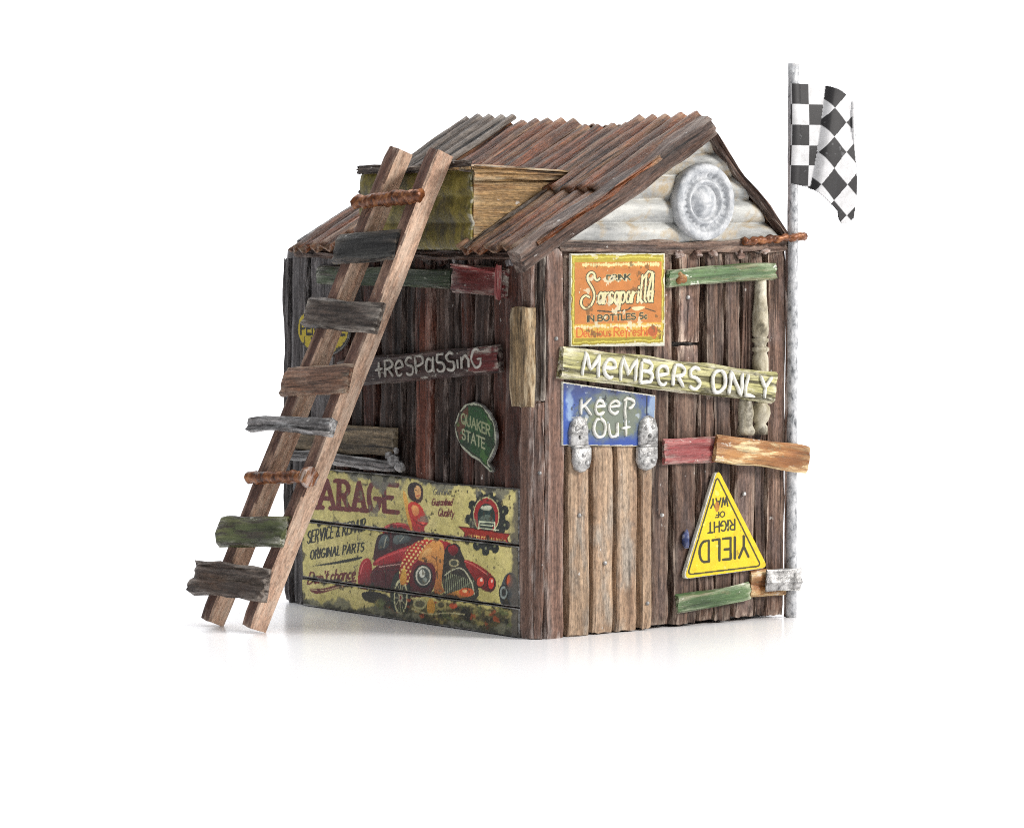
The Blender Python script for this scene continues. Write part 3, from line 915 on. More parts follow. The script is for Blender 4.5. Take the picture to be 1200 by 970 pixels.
# gable: whitewashed corrugated iron, ribs level
def gable():
    V, F = [], []
    z0, z1, nz_, nx_ = 7.06, RZ - 0.22, 100, 40
    for j in range(nz_ + 1):
        z = z0 + (z1 - z0) * j / nz_
        xl = max(0.1, -0.5 + (z - 6.86) * (RX + 0.5) / (RZ - 6.86) + 0.1)
        xr = min(W, RX + (RZ - 0.05 - z) * (W + 0.05 - RX) / (RZ - 7.0))
        for i in range(nx_ + 1):
            x = xl + (xr - xl) * i / nx_
            ph = (z - 7.06) / 0.435 * 2 * math.pi
            V.append((x, 0.05 - 0.13 * abs(math.sin(ph / 2 + 0.15)) ** 0.65 - 0.02 + 0.012 * nz(x * 2, z * 2.5), z + 0.01 * nz(x * 1.5, z)))
    for j in range(nz_):
        for i in range(nx_):
            a = j * (nx_ + 1) + i
            F.append((a, a + 1, a + nx_ + 2, a + nx_ + 1))
    o = make('gable_panel', V, F, 'gable', None, hut, 'whitewashed corrugated iron gable with rust stains')
    md = o.modifiers.new('thickness', 'SOLIDIFY')
    md.thickness, md.offset = 0.03 * S, -1


gable()

# roof: rusty corrugated sheets
LS = Vector((RX, 0, RZ)) - Vector((-0.52, 0, 6.88))
LL = LS.length


def sheet(y0, y1, u0, u1, lift, mat, slope='left', ragged=0.06, tilt=0.0, label=None, pitch=0.40):
    """corrugated sheet from u0 (below the ridge) to u1 down the slope; local X down the slope, Y along the ridge, Z out"""
    if slope == 'left':
        mx = frame((RX, 0, RZ), (-0.52, 0, 6.88), (-0.5, 0, 1))
    else:
        mx = frame((RX, 0, RZ), (W + 0.18, 0, 6.95), (0.8, 0, 0.6))
    sgn = 1 if (mx.to_3x3() @ Vector((0, 1, 0))).y > 0 else -1
    sd = RND.uniform(0, 99)
    V, F = [], []
    ny, nx_ = int((y1 - y0) / 0.05), max(6, int((u1 - u0) / 0.16))
    for j in range(ny + 1):
        yy = y0 + (y1 - y0) * j / ny
        e0, e1 = RND.uniform(-1, 1) * ragged * 0.12, RND.uniform(-1, 1) * ragged * 0.3
        e0 += nz(yy * 1.1, sd) * ragged * 2
        e1 += nz(yy * 1.1, sd + 5) * ragged * 2
        for i in range(nx_ + 1):
            f = i / nx_
            u = u0 + e0 + (u1 + e1 - u0 - e0) * f
            z = 0.075 * math.sin(2 * math.pi * (yy / pitch) + 0.3 * nz(u * .4, sd)) + lift + tilt * (1 - f) + 0.03 * nz(u * 1.2, yy * 1.2, sd) + 0.012 * nz(u * 4, yy * 4, sd)
            V.append((u, sgn * (yy + 0.02 * nz(u * 0.8, sd)), z))
    for j in range(ny):
        for i in range(nx_):
            a = j * (nx_ + 1) + i
            F.append((a, a + 1, a + nx_ + 2, a + nx_ + 1) if sgn > 0 else (a, a + nx_ + 1, a + nx_ + 2, a + 1))
    o = make('roof_sheet', V, F, mat, mx, hut, label)
    md = o.modifiers.new('thickness', 'SOLIDIFY')
    md.thickness, md.offset = 0.055 * S, 0
    return o


sheet(-0.18, 1.75, 0.02, LL - 0.12, 0.06, 'roof')
sheet(1.55, 3.75, 0.06, LL - 0.5, 0.04, 'roof')
sheet(3.5, 6.0, -0.02, LL - 0.5, 0.11, 'roof', tilt=0.04)
sheet(5.6, 7.25, -0.14, 2.9, 0.17, 'roof_grey', tilt=0.05, label='raised grey sheet at the back of the roof')
sheet(4.9, 7.2, 0.5, LL - 0.1, 0.06, 'roof')
sheet(-0.12, 1.9, -0.05, 2.75, 0.14, 'roof', tilt=0.02, ragged=0.1)
sheet(-0.05, 3.9, 0.03, 3.2, 0.04, 'roof', 'right')
sheet(3.7, 7.2, 0.05, 3.18, 0.08, 'roof', 'right')
# verge timbers of the front gable
a, b = Vector((-0.55, -0.02, 6.78)), Vector((RX + 0.02, -0.02, RZ - 0.02))
board('verge_timber', a, b, FN, 0.42, 0.34, 'verge', hut, rough=2.0, groove=0.05, chamfer=0.1)
board('verge_timber', (RX + 0.02, -0.03, RZ - 0.06), (W + 0.05, -0.03, 7.16), FN, 0.13, 0.2, 'verge', hut, rough=2.2, groove=0.04, chamfer=0.06)
board('verge_strip', a + Vector((0.3, -0.3, 0.33)), b + Vector((-1.3, -0.3, -0.62)), FN, 0.09, 0.1, 'roof', hut, rough=2.0)
# eave timber under the sheets
board('eave_timber', (-0.02, 7.55, 6.9), (-0.02, -0.1, 6.9), (-1, 0, 0), 0.2, 0.14, 'verge', hut, rough=2.4, groove=0.05)

# dormer over the ladder
def dormer():
    x0, y0, y1, z0, z1 = -0.2, 1.60, 5.08, 6.98, 8.44
    zr = lambda x: 6.88 + (x + 0.52) * (RZ - 6.88) / (RX + 0.52)
    # front of olive corrugated iron, ribs level
    V, F = [], []
    nz_, ny_ = 48, 40
    for j in range(nz_ + 1):
        z = z0 + (z1 - z0) * j / nz_
        for i in range(ny_ + 1):
            yy = y1 + (y0 - y1) * i / ny_
            V.append((x0 - 0.075 * abs(math.sin((z - z0) / 0.48 * math.pi)) ** 0.7 + 0.014 * nz(yy * 2, z * 2), yy, z))
    for j in range(nz_):
        for i in range(ny_):
            a_ = j * (ny_ + 1) + i
            F.append((a_, a_ + 1, a_ + ny_ + 2, a_ + ny_ + 1))
    d = make('dormer', V, F, 'olive', None, hut, 'olive corrugated dormer with tan wooden cheeks')
    md = d.modifiers.new('thickness', 'SOLIDIFY')
    md.thickness, md.offset = 0.05 * S, -1
    # cheeks: wedge boards running back into the slope
    xb = -0.52 + (z1 - 6.88) * (RX + 0.52) / (RZ - 6.88)
    for yc, s in ((y0, 1), (y1, -1)):
        V, F = [], []
        nx_, n2 = 14, 10
        for face in (0, 1):
            for i in range(nx_ + 1):
                x = x0 + 0.01 + (xb + 0.1 - x0) * i / nx_
                lo = zr(x) - 0.05
                for j in range(n2 + 1):
                    z = lo + (z1 - 0.02 - lo) * j / n2 if lo < z1 - 0.02 else z1 - 0.02
                    V.append((x, yc + s * (0.14 * face) + (0.02 * nz(x * 1.2, z * 4.0) if face == 0 else 0), z))
        m = (nx_ + 1) * (n2 + 1)
        for i in range(nx_):
            for j in range(n2):
                q = i * (n2 + 1) + j
                F.append((q, q + n2 + 1, q + n2 + 2, q + 1))
                F.append((q + m, q + m + 1, q + m + n2 + 2, q + m + n2 + 1))
            q = i * (n2 + 1)
            F.append((q, q + m, q + m + n2 + 1, q + n2 + 1))
            q += n2
            F.append((q, q + n2 + 1, q + m + n2 + 1, q + m))
        for j in range(n2):
            F.append((j, j + 1, j + 1 + m, j + m))
        make('cheek', V, F, 'cheek', None, d, sharp=50)
    # lid
    L_ = xb - x0 + 0.25
    V, F = board_mesh(L_, y1 - y0 + 0.06, 0.13, rough=1.2, groove=0.03, cols=9, jag=0.06)
    make('lid', V, F, 'cheek', frame((x0 - 0.08, (y0 + y1) / 2, z1), (x0 + 1, (y0 + y1) / 2, z1 - 0.03), UP), d, sharp=50)
    board('lid_edge', (x0 - 0.07, y1 + 0.05, z1 + 0.03), (x0 - 0.07, y0 - 0.03, z1 + 0.04), SN, 0.16, 0.06, 'rung_grey', d, rough=2.5, jag=0.05)
    board('cheek_strip', (x0 - 0.01, y0 - 0.02, z1 - 0.05), (xb + 0.25, y0 - 0.02, z1 - 0.1), FN, 0.3, 0.07, 'cheek', d, w1=0.1, rough=1.2)
    board('flashing', (x0 - 0.25, y0 - 0.1, zr(x0 - 0.25) + 0.1), (xb - 0.1, y0 - 0.1, zr(xb - 0.1) + 0.1), (-0.5, -0.3, 1), 0.14, 0.06, 'roof_grey', d, rough=2.5)


dormer()

# rusty wire loop round the flag pole
pts = []
PX, PY = 6.06, -0.12
for i in range(61):
    f = i / 60
    if f < 0.5:
        g = f / 0.5
        pts.append((4.78 + (PX + .05 - 4.78) * g, -0.16 - 0.12 * g + 0.015 * math.sin(g * 26), 7.12 + 0.1 * g + 0.015 * math.cos(g * 26)))
    elif f < 0.72:
        g = (f - 0.5) / 0.22
        an = -math.pi / 2 + math.pi * g
        pts.append((PX + 0.05 + 0.17 * math.cos(an), PY + 0.16 * math.sin(an), 7.22))
    else:
        g = (f - 0.72) / 0.28
        pts.append((PX + .05 - 0.95 * g, PY + 0.16 - 0.02 * g, 7.22 - 0.03 * g))
V, F = tube(pts, lambda f: 0.07 + 0.015 * math.sin(f * 90), 9, 0.3)
make('wire_loop', V, F, 'rust', None, hut, 'rusty wire loop holding the flag pole')

# ------------------------------------------------------------------ hub cap
prof = [(0, 0.175), (0.06, 0.17), (0.14, 0.15), (0.22, 0.12), (0.27, 0.09), (0.30, 0.055), (0.32, 0.05), (0.345, 0.09), (0.37, 0.115), (0.39, 0.12), (0.41, 0.11), (0.43, 0.075), (0.46, 0.065),
        (0.50, 0.07), (0.53, 0.09), (0.55, 0.12), (0.58, 0.135), (0.63, 0.135), (0.68, 0.125), (0.705, 0.10), (0.715, 0.05), (0.71, -0.06), (0, -0.06)]
V, F = lathe([(r_, z * 1.15) for r_, z in reversed(prof)], 72, 0.0)
V = [(x, y_, z + (0.024 * math.sin(26 * math.atan2(y_, x)) if 0.42 < math.hypot(x, y_) < 0.56 else 0)) for x, y_, z in V]
make('hub_cap', V, F, 'hub', frame((3.79, -0.12, 7.86), (4.79, -0.12, 7.86), FN), None, 'round silver hub cap mounted in the middle of the white gable', 'hub cap')

# ------------------------------------------------------------------ flag pole and chequered flag
pole = thing('flag_pole', 'galvanised pole with a black and white chequered flag', 'flag pole', (PX, PY, 0))
V, F = lathe([(0, 0), (0.105, 0)] + [(0.103 + 0.004 * math.sin(i * 2.1), 10.47 * i / 30) for i in range(1, 31)] + [(0, 10.47)], 18, 0.03)
make('pole', V, F, 'zinc', Matrix.Translation((PX, PY, 0)), pole)
board('strap', (5.30, -0.24, 0.75), (6.16, -0.24, 0.72), FN, 0.42, 0.08, 'hinge', pole, 'silver strap at the foot of the pole', rough=1.8)


def flag():
    x0, z0 = -0.13, 7.40
    cv = Canvas(1.62, 2.75, 0.0125)
    X, Z = cv.gx + x0, cv.gy + z0
    out = [(-0.13, 10.09), (0.3, 10.10), (0.72, 10.07), (0.93, 10.0), (1.08, 9.92), (1.25, 9.77), (1.34, 9.62), (1.39, 9.42), (1.36, 9.2), (1.385, 9.0), (1.38, 8.5), (1.40, 8.0), (1.42, 7.72),
           (1.27, 7.55), (1.11, 7.45), (1.0, 7.46), (0.94, 7.55), (0.92, 7.68), (0.80, 7.80), (0.60, 7.95), (0.40, 8.09), (0.3, 8.14), (0.1, 8.18), (-0.12, 8.21)]
    cv.X, cv.Y = X, Z
    keep = cv.inside(out)
    xf = 0.70 - (10.07 - Z) * 0.175                       # fold line
    rot = X > xf
    s = 0.385
    col_a = (np.floor((X + 0.10) / 0.42 + 100).astype(int) + np.floor((10.09 - Z) / s + 100).astype(int)) % 2 == 0
    p, q = (X - 0.81) * 0.7071 - (Z - 9.37) * 0.7071, (X - 0.81) * 0.7071 + (Z - 9.37) * 0.7071
    p2 = p + 0.03 * np.sin(Z * 3)
    col_b = (np.floor(p2 / 0.41 + 0.5 + 100).astype(int) + np.floor(q / 0.41 + 0.5 + 100).astype(int)) % 2 == 0
    strip = X > 1.27 + 0.05 * np.sin(Z * 2.5)
    col_c = np.sin((Z - 9.3) * 2 * math.pi / 0.62 + 2.2) > 0.35
    blk = np.where(rot, np.where(strip, col_c & (X > 1.33), col_b), col_a)
    cv.c[:] = (0.53, 0.53, 0.54)
    cv.c[blk] = (0.012, 0.011, 0.012)
    wear = cv.noise(8, 8, 4, 3)
    cv.c[(wear > 0.76) & blk] = (0.07, 0.07, 0.074)
    dep = 0.03 * np.sin(Z * 2.2 + X * 1.5)
    ramp = np.clip((X - xf) / 0.5, 0, 1)
    dep = dep + np.where(rot, 0.09 * np.sin(np.clip((X - xf) / 0.16, 0, 1) * math.pi / 2) + 0.04 * np.sin(ramp * math.pi), 0) - np.where(strip, (X - 1.27) * 1.2, 0)
    dep = dep - 0.10 * np.clip(1 - np.abs(X - 0.1) / 0.3, 0, 1) * 0 + np.where(X < 0.1, 0.10 * np.sqrt(np.clip(1 - ((X + 0.0) / 0.135) ** 2, 0, 1)), 0.0)
    th = math.radians(-12)
    e = Vector((math.cos(th), math.sin(th), 0))
    o = Vector((PX, PY, 0))
    mx = frame(o + e * x0 + Vector((0, 0, z0)), o + e * (x0 + 1) + Vector((0, 0, z0)), (math.sin(th), -math.cos(th), 0))
    f = cv.sheet('flag', mx, pole, 0.03, keep, 'flag', relief=dep)
    md = f.modifiers.new('thickness', 'SOLIDIFY')
    md.thickness, md.offset = 0.02 * S, -1


flag()

# ------------------------------------------------------------------ signs on the front wall
# orange soda sign
tm = front_mx(0.665, 5.25, -0.105)
V, F = prism([(0, 0.0), (2.225, -0.035), (2.225, 1.665), (1.2, 1.68), (0, 1.675)], 0, 0.04, 0.012)
sars = make('soda_sign', V, F, 'plate', tm, None, 'square orange and yellow sarsaparilla soda sign on the front wall', 'sign', sharp=40)
cv = Canvas(2.205, 1.655, 0.008, (345, 75, 835, 553), [(0, 1.655), (2.205, 1.655), (2.205, 0), (0, 0)], k=0.66)
cv.fill((168, 150, 38))
cv.poly([(352, 82), (828, 82), (828, 120), (352, 120)], (186, 168, 45))
cv.poly([(366, 118), (818, 118), (818, 442), (366, 442)], (214, 140, 62))
cv.poly([(366, 150), (818, 150), (818, 436), (366, 436)], (208, 130, 60))
cv.poly([(360, 440), (826, 440), (826, 515), (360, 515)], (225, 178, 70))
r = np.random.RandomState(3)
for x in np.arange(410, 806, 13):
    cv.ell(x, 132 + r.uniform(-4, 4), r.uniform(5, 9), r.uniform(6, 12), (238, 226, 160))
for x in np.arange(372, 815, 15):
    cv.ell(x, 455 + r.uniform(-5, 5), r.uniform(5, 10), r.uniform(6, 11), (240, 224, 170))
cv.text('DRINK', 532, 216, 652, 212, 28, 7, (52, 52, 32), outline=(5, (206, 190, 130)))
cream, dk = (240, 228, 176), (60, 62, 36)
st_S = [(492, 205), (480, 215), (468, 205), (468, 180), (450, 168), (430, 185), (432, 215), (455, 250), (470, 290), (455, 340), (425, 365), (398, 345), (398, 310), (420, 288), (440, 300)]
def smooth(p, it=3):
    for _ in range(it):
        q = [p[0]]
        for (ax, ay), (bx, by) in zip(p[:-1], p[1:]):
            q += [(ax * .75 + bx * .25, ay * .75 + by * .25), (ax * .25 + bx * .75, ay * .25 + by * .75)]
        p = q + [p[-1]]
    return p
st = [smooth(st_S)]
def cursive(x0, ch, w, yb, xh):
    g = GL[ch]
    return [[(x0 + p[0] * w + p[1] * 10, yb - p[1] * xh) for p in s] for s in g[1]]
xx = 484
for ch, w in zip('arsaparilla', (24, 19, 20, 24, 24, 24, 19, 9, 14, 14, 24)):
    yb = 335 - (xx - 484) * 0.02
    st += cursive(xx, ch, w, yb, 95 if ch != 'l' else 140)
    xx += w + 7
st.append([(715, 215), (748, 170), (770, 175), (742, 300)])
st.append([(755, 215), (775, 180), (768, 300)])
for k in st:
    cv.stroke(k, 19, dk)
for k in st:
    cv.stroke(k, 10, cream)
cv.stroke([(485, 372), (560, 380), (640, 370), (655, 358)], 8, (70, 60, 36))
cv.blob([(650, 355), (735, 352), (725, 366), (680, 380)], cream)
cv.stroke([(735, 365), (785, 382)], 6, (70, 60, 36))
cv.text('IN BOTTLES 5c', 430, 428, 742, 418, 30, 7, (54, 56, 36), outline=(4, (216, 180, 120)))
cv.text('Delicious Refreshing', 376, 507, 790, 507, 46, 6.5, (214, 106, 36), gap=0.12, space=0.25)
cv.ell(772, 485, 26, 28, (190, 96, 44))
nn = cv.noise(5, 5, 11)
cv.put(nn > 0.70, (236, 226, 190), 0.8)
cv.put(nn < 0.285, (118, 84, 36), 0.75)
edge = np.minimum(np.minimum(cv.gx, 2.205 - cv.gx), np.minimum(cv.gy, 1.655 - cv.gy)) + (cv.noise(6, 6, 5) - 0.5) * 0.07
cv.put(edge < 0.02, (232, 230, 205))
cv.put((edge > 0.055) & (edge < 0.075), (226, 214, 90))
cv.sheet('print', tm @ Matrix.Translation((0.01, 0.012, 0)), sars, 0.045, relief=(cv.noise(3, 3, 8) - 0.5) * 0.012)

# MEMBERS ONLY board
mb = board('members_sign', (0.41, -0.12, 4.985), (5.55, -0.12, 4.375), FN, 0.57, 0.16, 'cream_board', None,
           'pale yellow green board hand lettered MEMBERS ONLY', 'sign', groove=0.02, rough=1.1, w1=0.58)
relief_text('lettering', ['M', 'e^', 'M', 'B', 'e^', 'R', 'S', ' ', 'O', 'N', 'L', 'Y'], WORLD[mb], 0.45, -0.19, 5.0, -0.21, 0.40, 0.07, 'white_letter', mb, 0.17, 0.03, 0.03, 0.3, 0.5)

# KEEP OUT sign
km = front_mx(0.47, 3.42, -0.105)
V, F = prism([(0, 0.06), (2.16, -0.04), (2.19, 0.9), (0.0, 1.21)], 0, 0.06, 0.015)
ko = make('keep_out_sign', V, F, 'plate', km, None, 'blue and grey panel hand lettered KEEP OUT above the plank door', 'sign', sharp=40)
cv = Canvas(2.2, 1.25, 0.012, k=0.82)
cv.fill((60, 84, 150))
nn = cv.noise(1.6, 1.6, 21, 5)
dc = np.sqrt(((cv.gx - 1.15) / 0.95) ** 2 + ((cv.gy - 0.55) / 0.52) ** 2) + (nn - 0.5) * 0.7
ss = lambda v_, lo, hi: np.clip((v_ - lo) / (hi - lo), 0, 1)
fine = cv.noise(8, 8, 23, 3)
cv.put(ss(1.15 - dc + (fine - 0.5) * 0.5, 0.0, 0.35), (92, 108, 128), 0.9)
cv.put(ss(0.92 - dc + (fine - 0.5) * 0.6, 0.0, 0.3), (116, 124, 112))
cv.put(ss(nn + (fine - 0.5) * 0.4, 0.5, 0.66) * (dc < 1), (124, 132, 84), 0.8)
cv.put(ss(0.3 - cv.gx + (nn - 0.5) * 0.5, 0, 0.15), (36, 78, 170), 0.8)
cv.put(ss(0.09 - np.abs(cv.gx - 0.17) + (fine - 0.5) * 0.16, 0, 0.06) * (cv.gy > 0.5), (150, 176, 208), 0.8)
cv.put(ss(cv.gx - 1.96 + (fine - 0.5) * 0.3, 0, 0.1), (150, 172, 200), 0.75)
cv.put(ss(0.2 - cv.gy + (nn - 0.5) * 0.4, 0, 0.15), (40, 74, 158), 0.85)
cv.put(ss(cv.gy - 0.84 + (nn - 0.5) * 0.5, 0, 0.2), (52, 58, 98), 0.8)
cv.put(np.abs(cv.gx - 1.97) < 0.014, (24, 34, 60))
cv.put(cv.noise(9, 9, 31, 2) > 0.8, (170, 180, 190), 0.8)
cv.put(cv.noise(7, 7, 37, 3) < 0.2, (24, 30, 44), 0.8)
cv.X, cv.Y = cv.gx, cv.gy
cv.sheet('print', km, ko, 0.064, keep=cv.inside([(0.015, 0.072), (2.145, -0.022), (2.172, 0.885), (0.015, 1.19)]), relief=(cv.noise(4, 4, 2) - 0.5) * 0.015)
relief_text('lettering', ['K', 'e^', 'e^', 'p^'], km, 0.42, 0.60, 1.66, 0.575, 0.29, 0.055, 'white_letter', ko, 0.075, 0.03, 0.025, 0.28)
relief_text('lettering', ['O', 'u^', '+'], km, 0.72, 0.18, 1.56, 0.155, 0.34, 0.055, 'white_letter', ko, 0.075, 0.03, 0.025, 0.25)

# upside-down yield triangle
def rounded(pts, r, n=6):
    out = []
    m = len(pts)
    for i in range(m):
        p0, p1, p2 = Vector(pts[i - 1]), Vector(pts[i]), Vector(pts[(i + 1) % m])
        a_, b_ = (p0 - p1).normalized(), (p2 - p1).normalized()
        for k_ in range(n + 1):
            f = k_ / n
            q = p1 + a_ * r * (1 - f) ** 2 + b_ * r * f ** 2
            out.append((q.x, q.y))
    return out


ym = front_mx(3.15, 0.8, -0.1)
tri = rounded([(0.19, 0.10), (2.27, 0.19), (1.01, 2.12)], 0.16)
V, F = prism([(x - 0.035 if x < 1 else x, y_ - 0.01) for x, y_ in tri], 0, 0.07, 0.015)
ys = make('yield_sign', V, F, 'plate', ym, None, 'yellow triangular YIELD RIGHT OF WAY sign hung upside down', 'sign', sharp=40)
cv = Canvas(2.3, 2.2, 0.0085, (80, 240, 470, 720), [(-0.005, 2.188), (2.277, 2.092), (2.288, -0.063), (0.002, 0.078)], k=0.8)
cv.fill((236, 206, 22))
u, v = cv.X.copy(), cv.Y.copy()
T = [(128, 694), (437, 657), (252, 281)]
loop = rounded(T, 20)
cv.stroke(loop + [loop[0]], 7, (66, 60, 20))
ink = (58, 56, 24)
cv.text('YIELD', 384, 530, 178, 556, 88, 11, ink, up=1, gap=0.3)
cv.text('RIGHT', 326, 462, 214, 477, 42, 7.5, ink, up=1, gap=0.25)
cv.text('OF', 284, 428, 246, 432, 22, 5.5, ink, up=1, gap=0.25)
cv.text('WAY', 297, 368, 226, 376, 38, 7, ink, up=1, gap=0.15)
cv.ell(252, 408, 10, 22, (176, 106, 40), 0.85)
n1 = cv.noise(6, 6, 51, 3)
cv.put(n1 > 0.76, (248, 232, 120), 0.6)
cv.put(n1 < 0.17, (150, 120, 30), 0.7)
sd_ = np.full(cv.gx.shape, 1e9)
cv.X, cv.Y = cv.gx, cv.gy
inn = cv.inside(tri)
cv.sheet('print', ym, ys, 0.075, keep=inn)

# ------------------------------------------------------------------ signs on the side wall
# three-plank garage sign
PY0, PW, PH = 7.25, 6.92, 2.74
pm = side_mx(PY0, 0.0, -0.04)
gs = thing('garage_sign', 'weathered cream garage sign with red car and pin-up figure on three planks', 'sign', (-0.04, PY0 - PW / 2, 0))
cv = Canvas(PW, PH, 0.0155, (0, 0, 1181, 970), [(PY0 - 7.642, 2.982), (PY0 - 0.009, 3.373), (PY0 - 0.007, -0.159), (PY0 - 7.665, -0.889)], k=1.28)
rr = np.random.RandomState(9)
cv.fill((196, 186, 118))
nb = cv.noise(1.2, 1.2, 61, 5)
sm = lambda v_, lo, hi: np.clip((v_ - lo) / (hi - lo), 0, 1)
cv.put(sm(nb, 0.5, 0.62), (206, 194, 130), 0.8)
cv.put(sm(nb, 0.46, 0.34), (174, 164, 98), 0.7)
mar, blk = (100, 36, 33), (34, 38, 30)


def shade(pts, c0, c1, ang, it=2):
    """a printed shape whose ink runs from c0 to c1 across it"""
    p = np.array(pts, float)
    d = np.array([math.cos(math.radians(ang)), math.sin(math.radians(ang))])
    q = p @ d
    t_ = np.clip(((cv.X * d[0] + cv.Y * d[1]) - q.min()) / (q.max() - q.min()), 0, 1)[..., None]
    ink = np.array(lin(*c0, cv.k)) * (1 - t_) + np.array(lin(*c1, cv.k)) * t_
    pp = [tuple(x) for x in p]
    for _ in range(it):
        r_ = []
        for i in range(len(pp)):
            (ax, ay), (bx, by) = pp[i], pp[(i + 1) % len(pp)]
            r_ += [(ax * .75 + bx * .25, ay * .75 + by * .25), (ax * .25 + bx * .75, ay * .25 + by * .75)]
        pp = r_
    m = cv.inside(pp)
    cv.c[m] = ink[m]
    return pp


def line(pts, wd, rgb, a_=1.0):
    cv.stroke(smooth(pts, 2), wd, rgb, a_)


for ch, x0, x1, yb in (('G', 40, 112, 262), ('A', 142, 218, 272), ('R', 240, 290, 277), ('A', 312, 368, 282), ('G', 388, 440, 286), ('E', 464, 510, 290)):
    cv.text(ch, x0, yb, x1, yb + 4, 134, 24, mar, slab=18)
cv.text('SERVICE & REPAIR', 84, 450, 366, 386, 60, 7.5, blk, shear=0.10, gap=0.3)
cv.text('ORIGINAL PARTS', 98, 528, 360, 488, 44, 7.5, blk, shear=0.12, gap=0.34)
cv.blob([(105, 560), (230, 538), (358, 510), (354, 528), (230, 552), (120, 562)], blk)
cv.text("Don't chance", 86, 650, 318, 624, 56, 8.5, mar, shear=0.2, gap=0.16, space=0.3)
cv.blob([(88, 668), (150, 676), (235, 652), (332, 620), (322, 655), (240, 668), (150, 700), (105, 694)], mar)
line([(100, 676), (170, 684), (250, 660), (320, 640)], 3, (196, 180, 130))
# car
dred, red, hred = (46, 9, 15), (112, 18, 28), (178, 34, 44)
shade([(438, 402), (462, 362), (520, 344), (582, 350), (618, 392), (600, 412)], hred, red, 60)
line([(452, 385), (480, 360), (530, 352), (585, 360)], 4, (222, 110, 104))
shade([(405, 560), (418, 450), (440, 392), (600, 396), (664, 420), (650, 470), (520, 520)], (30, 14, 18), (70, 22, 28), 80)
shade([(428, 492), (444, 412), (486, 404), (490, 470)], (96, 112, 112), (26, 34, 38), 70)
shade([(504, 462), (508, 404), (592, 408), (602, 440)], (104, 118, 116), (30, 38, 42), 60)
line([(496, 400), (498, 472)], 6, (84, 20, 26))
line([(462, 470), (468, 440), (474, 420)], 5, (170, 170, 150), 0.8)
line([(540, 440), (560, 416)], 5, (170, 172, 156), 0.7)
shade([(333, 678), (335, 590), (350, 540), (376, 518), (406, 535), (406, 678)], hred, dred, 55)
line([(346, 600), (356, 556), (378, 534)], 4, (226, 120, 116), 0.9)
shade([(395, 565), (545, 520), (640, 520), (640, 712), (500, 697), (400, 672)], (96, 16, 26), (40, 8, 14), 85)
shade([(396, 562), (430, 520), (560, 468), (690, 428), (792, 440), (834, 500), (700, 522), (560, 532), (470, 554)], (188, 38, 48), (92, 14, 24), 75)
line([(425, 540), (470, 512), (560, 482), (600, 474)], 7, (214, 84, 84))
line([(440, 566), (500, 556), (565, 550)], 4, (206, 168, 158))
line([(410, 590), (470, 582), (540, 580)], 3, (30, 6, 10))
line([(470, 560), (474, 690)], 3, (30, 6, 10))
shade([(563, 712), (560, 610), (598, 540), (665, 498), (714, 540), (722, 650), (680, 718)], (120, 22, 32), (40, 8, 14), 70)
line([(572, 640), (580, 590), (606, 548), (650, 516)], 5, (196, 70, 74))
shade([(345, 680), (500, 700), (480, 775), (430, 745), (360, 735)], (20, 22, 18), (60, 56, 36), 90)
cv.ell(545, 702, 50, 120, (16, 20, 18))
cv.ell(540, 702, 46, 112, (36, 46, 40))
cv.ell(545, 714, 34, 88, (196, 196, 152))
cv.ell(545, 716, 28, 74, (46, 52, 44))
for i in range(12):
    an = math.pi * 2 * i / 12
    cv.stroke([(545, 717), (545 + 27 * math.cos(an), 717 + 72 * math.sin(an))], 2.6, (170, 168, 130))
cv.ell(545, 717, 10, 25, (186, 182, 150))
cv.ell(545, 717, 5, 12, (120, 30, 30))
shade([(748, 470), (830, 438), (852, 520), (932, 640), (932, 745), (748, 725)], (34, 20, 22), (52, 56, 46), 90)
shade([(770, 470), (812, 452), (836, 486), (800, 520)], (150, 28, 36), (70, 14, 20), 70)
for i in range(15):
    x = 768 + i * 9.5
    cv.stroke([(x + 4, 592 + i * 3), (x, 702)], 3, (150, 160, 128), 0.85)
line([(764, 606), (800, 578), (850, 566), (900, 640), (910, 700)], 6, (190, 190, 160))
cv.ell(808, 546, 26, 20, (178, 170, 130))
cv.ell(808, 546, 17, 13, (70, 74, 60))
shade([(842, 522), (912, 543), (988, 593), (1024, 640), (1004, 694), (950, 684), (905, 620)], (164, 36, 36), (60, 14, 18), 60)
line([(862, 536), (915, 560), (975, 604)], 4, (222, 120, 108))
cv.ell(940, 640, 23, 29, (60, 30, 26))
cv.ell(940, 638, 18, 24, (204, 74, 54))
cv.ell(993, 648, 20, 36, (56, 18, 18))
cv.ell(993, 646, 15, 29, (190, 44, 38))
cv.ell(945, 630, 7, 9, (240, 216, 196))
cv.ell(996, 634, 5, 9, (236, 190, 170))
cv.ell(655, 612, 48, 58, (22, 24, 24))
cv.ell(656, 609, 38, 48, (206, 206, 188))
cv.ell(657, 611, 31, 41, (74, 84, 80))
cv.ell(650, 598, 15, 20, (216, 220, 206))
cv.ell(664, 630, 12, 12, (140, 150, 140))
shade([(756, 704), (880, 666), (918, 690), (892, 714), (780, 726)], (222, 160, 70), (120, 60, 30), 90)
cv.ell(872, 690, 37, 22, (206, 92, 46))
cv.ell(864, 684, 12, 8, (238, 190, 130))
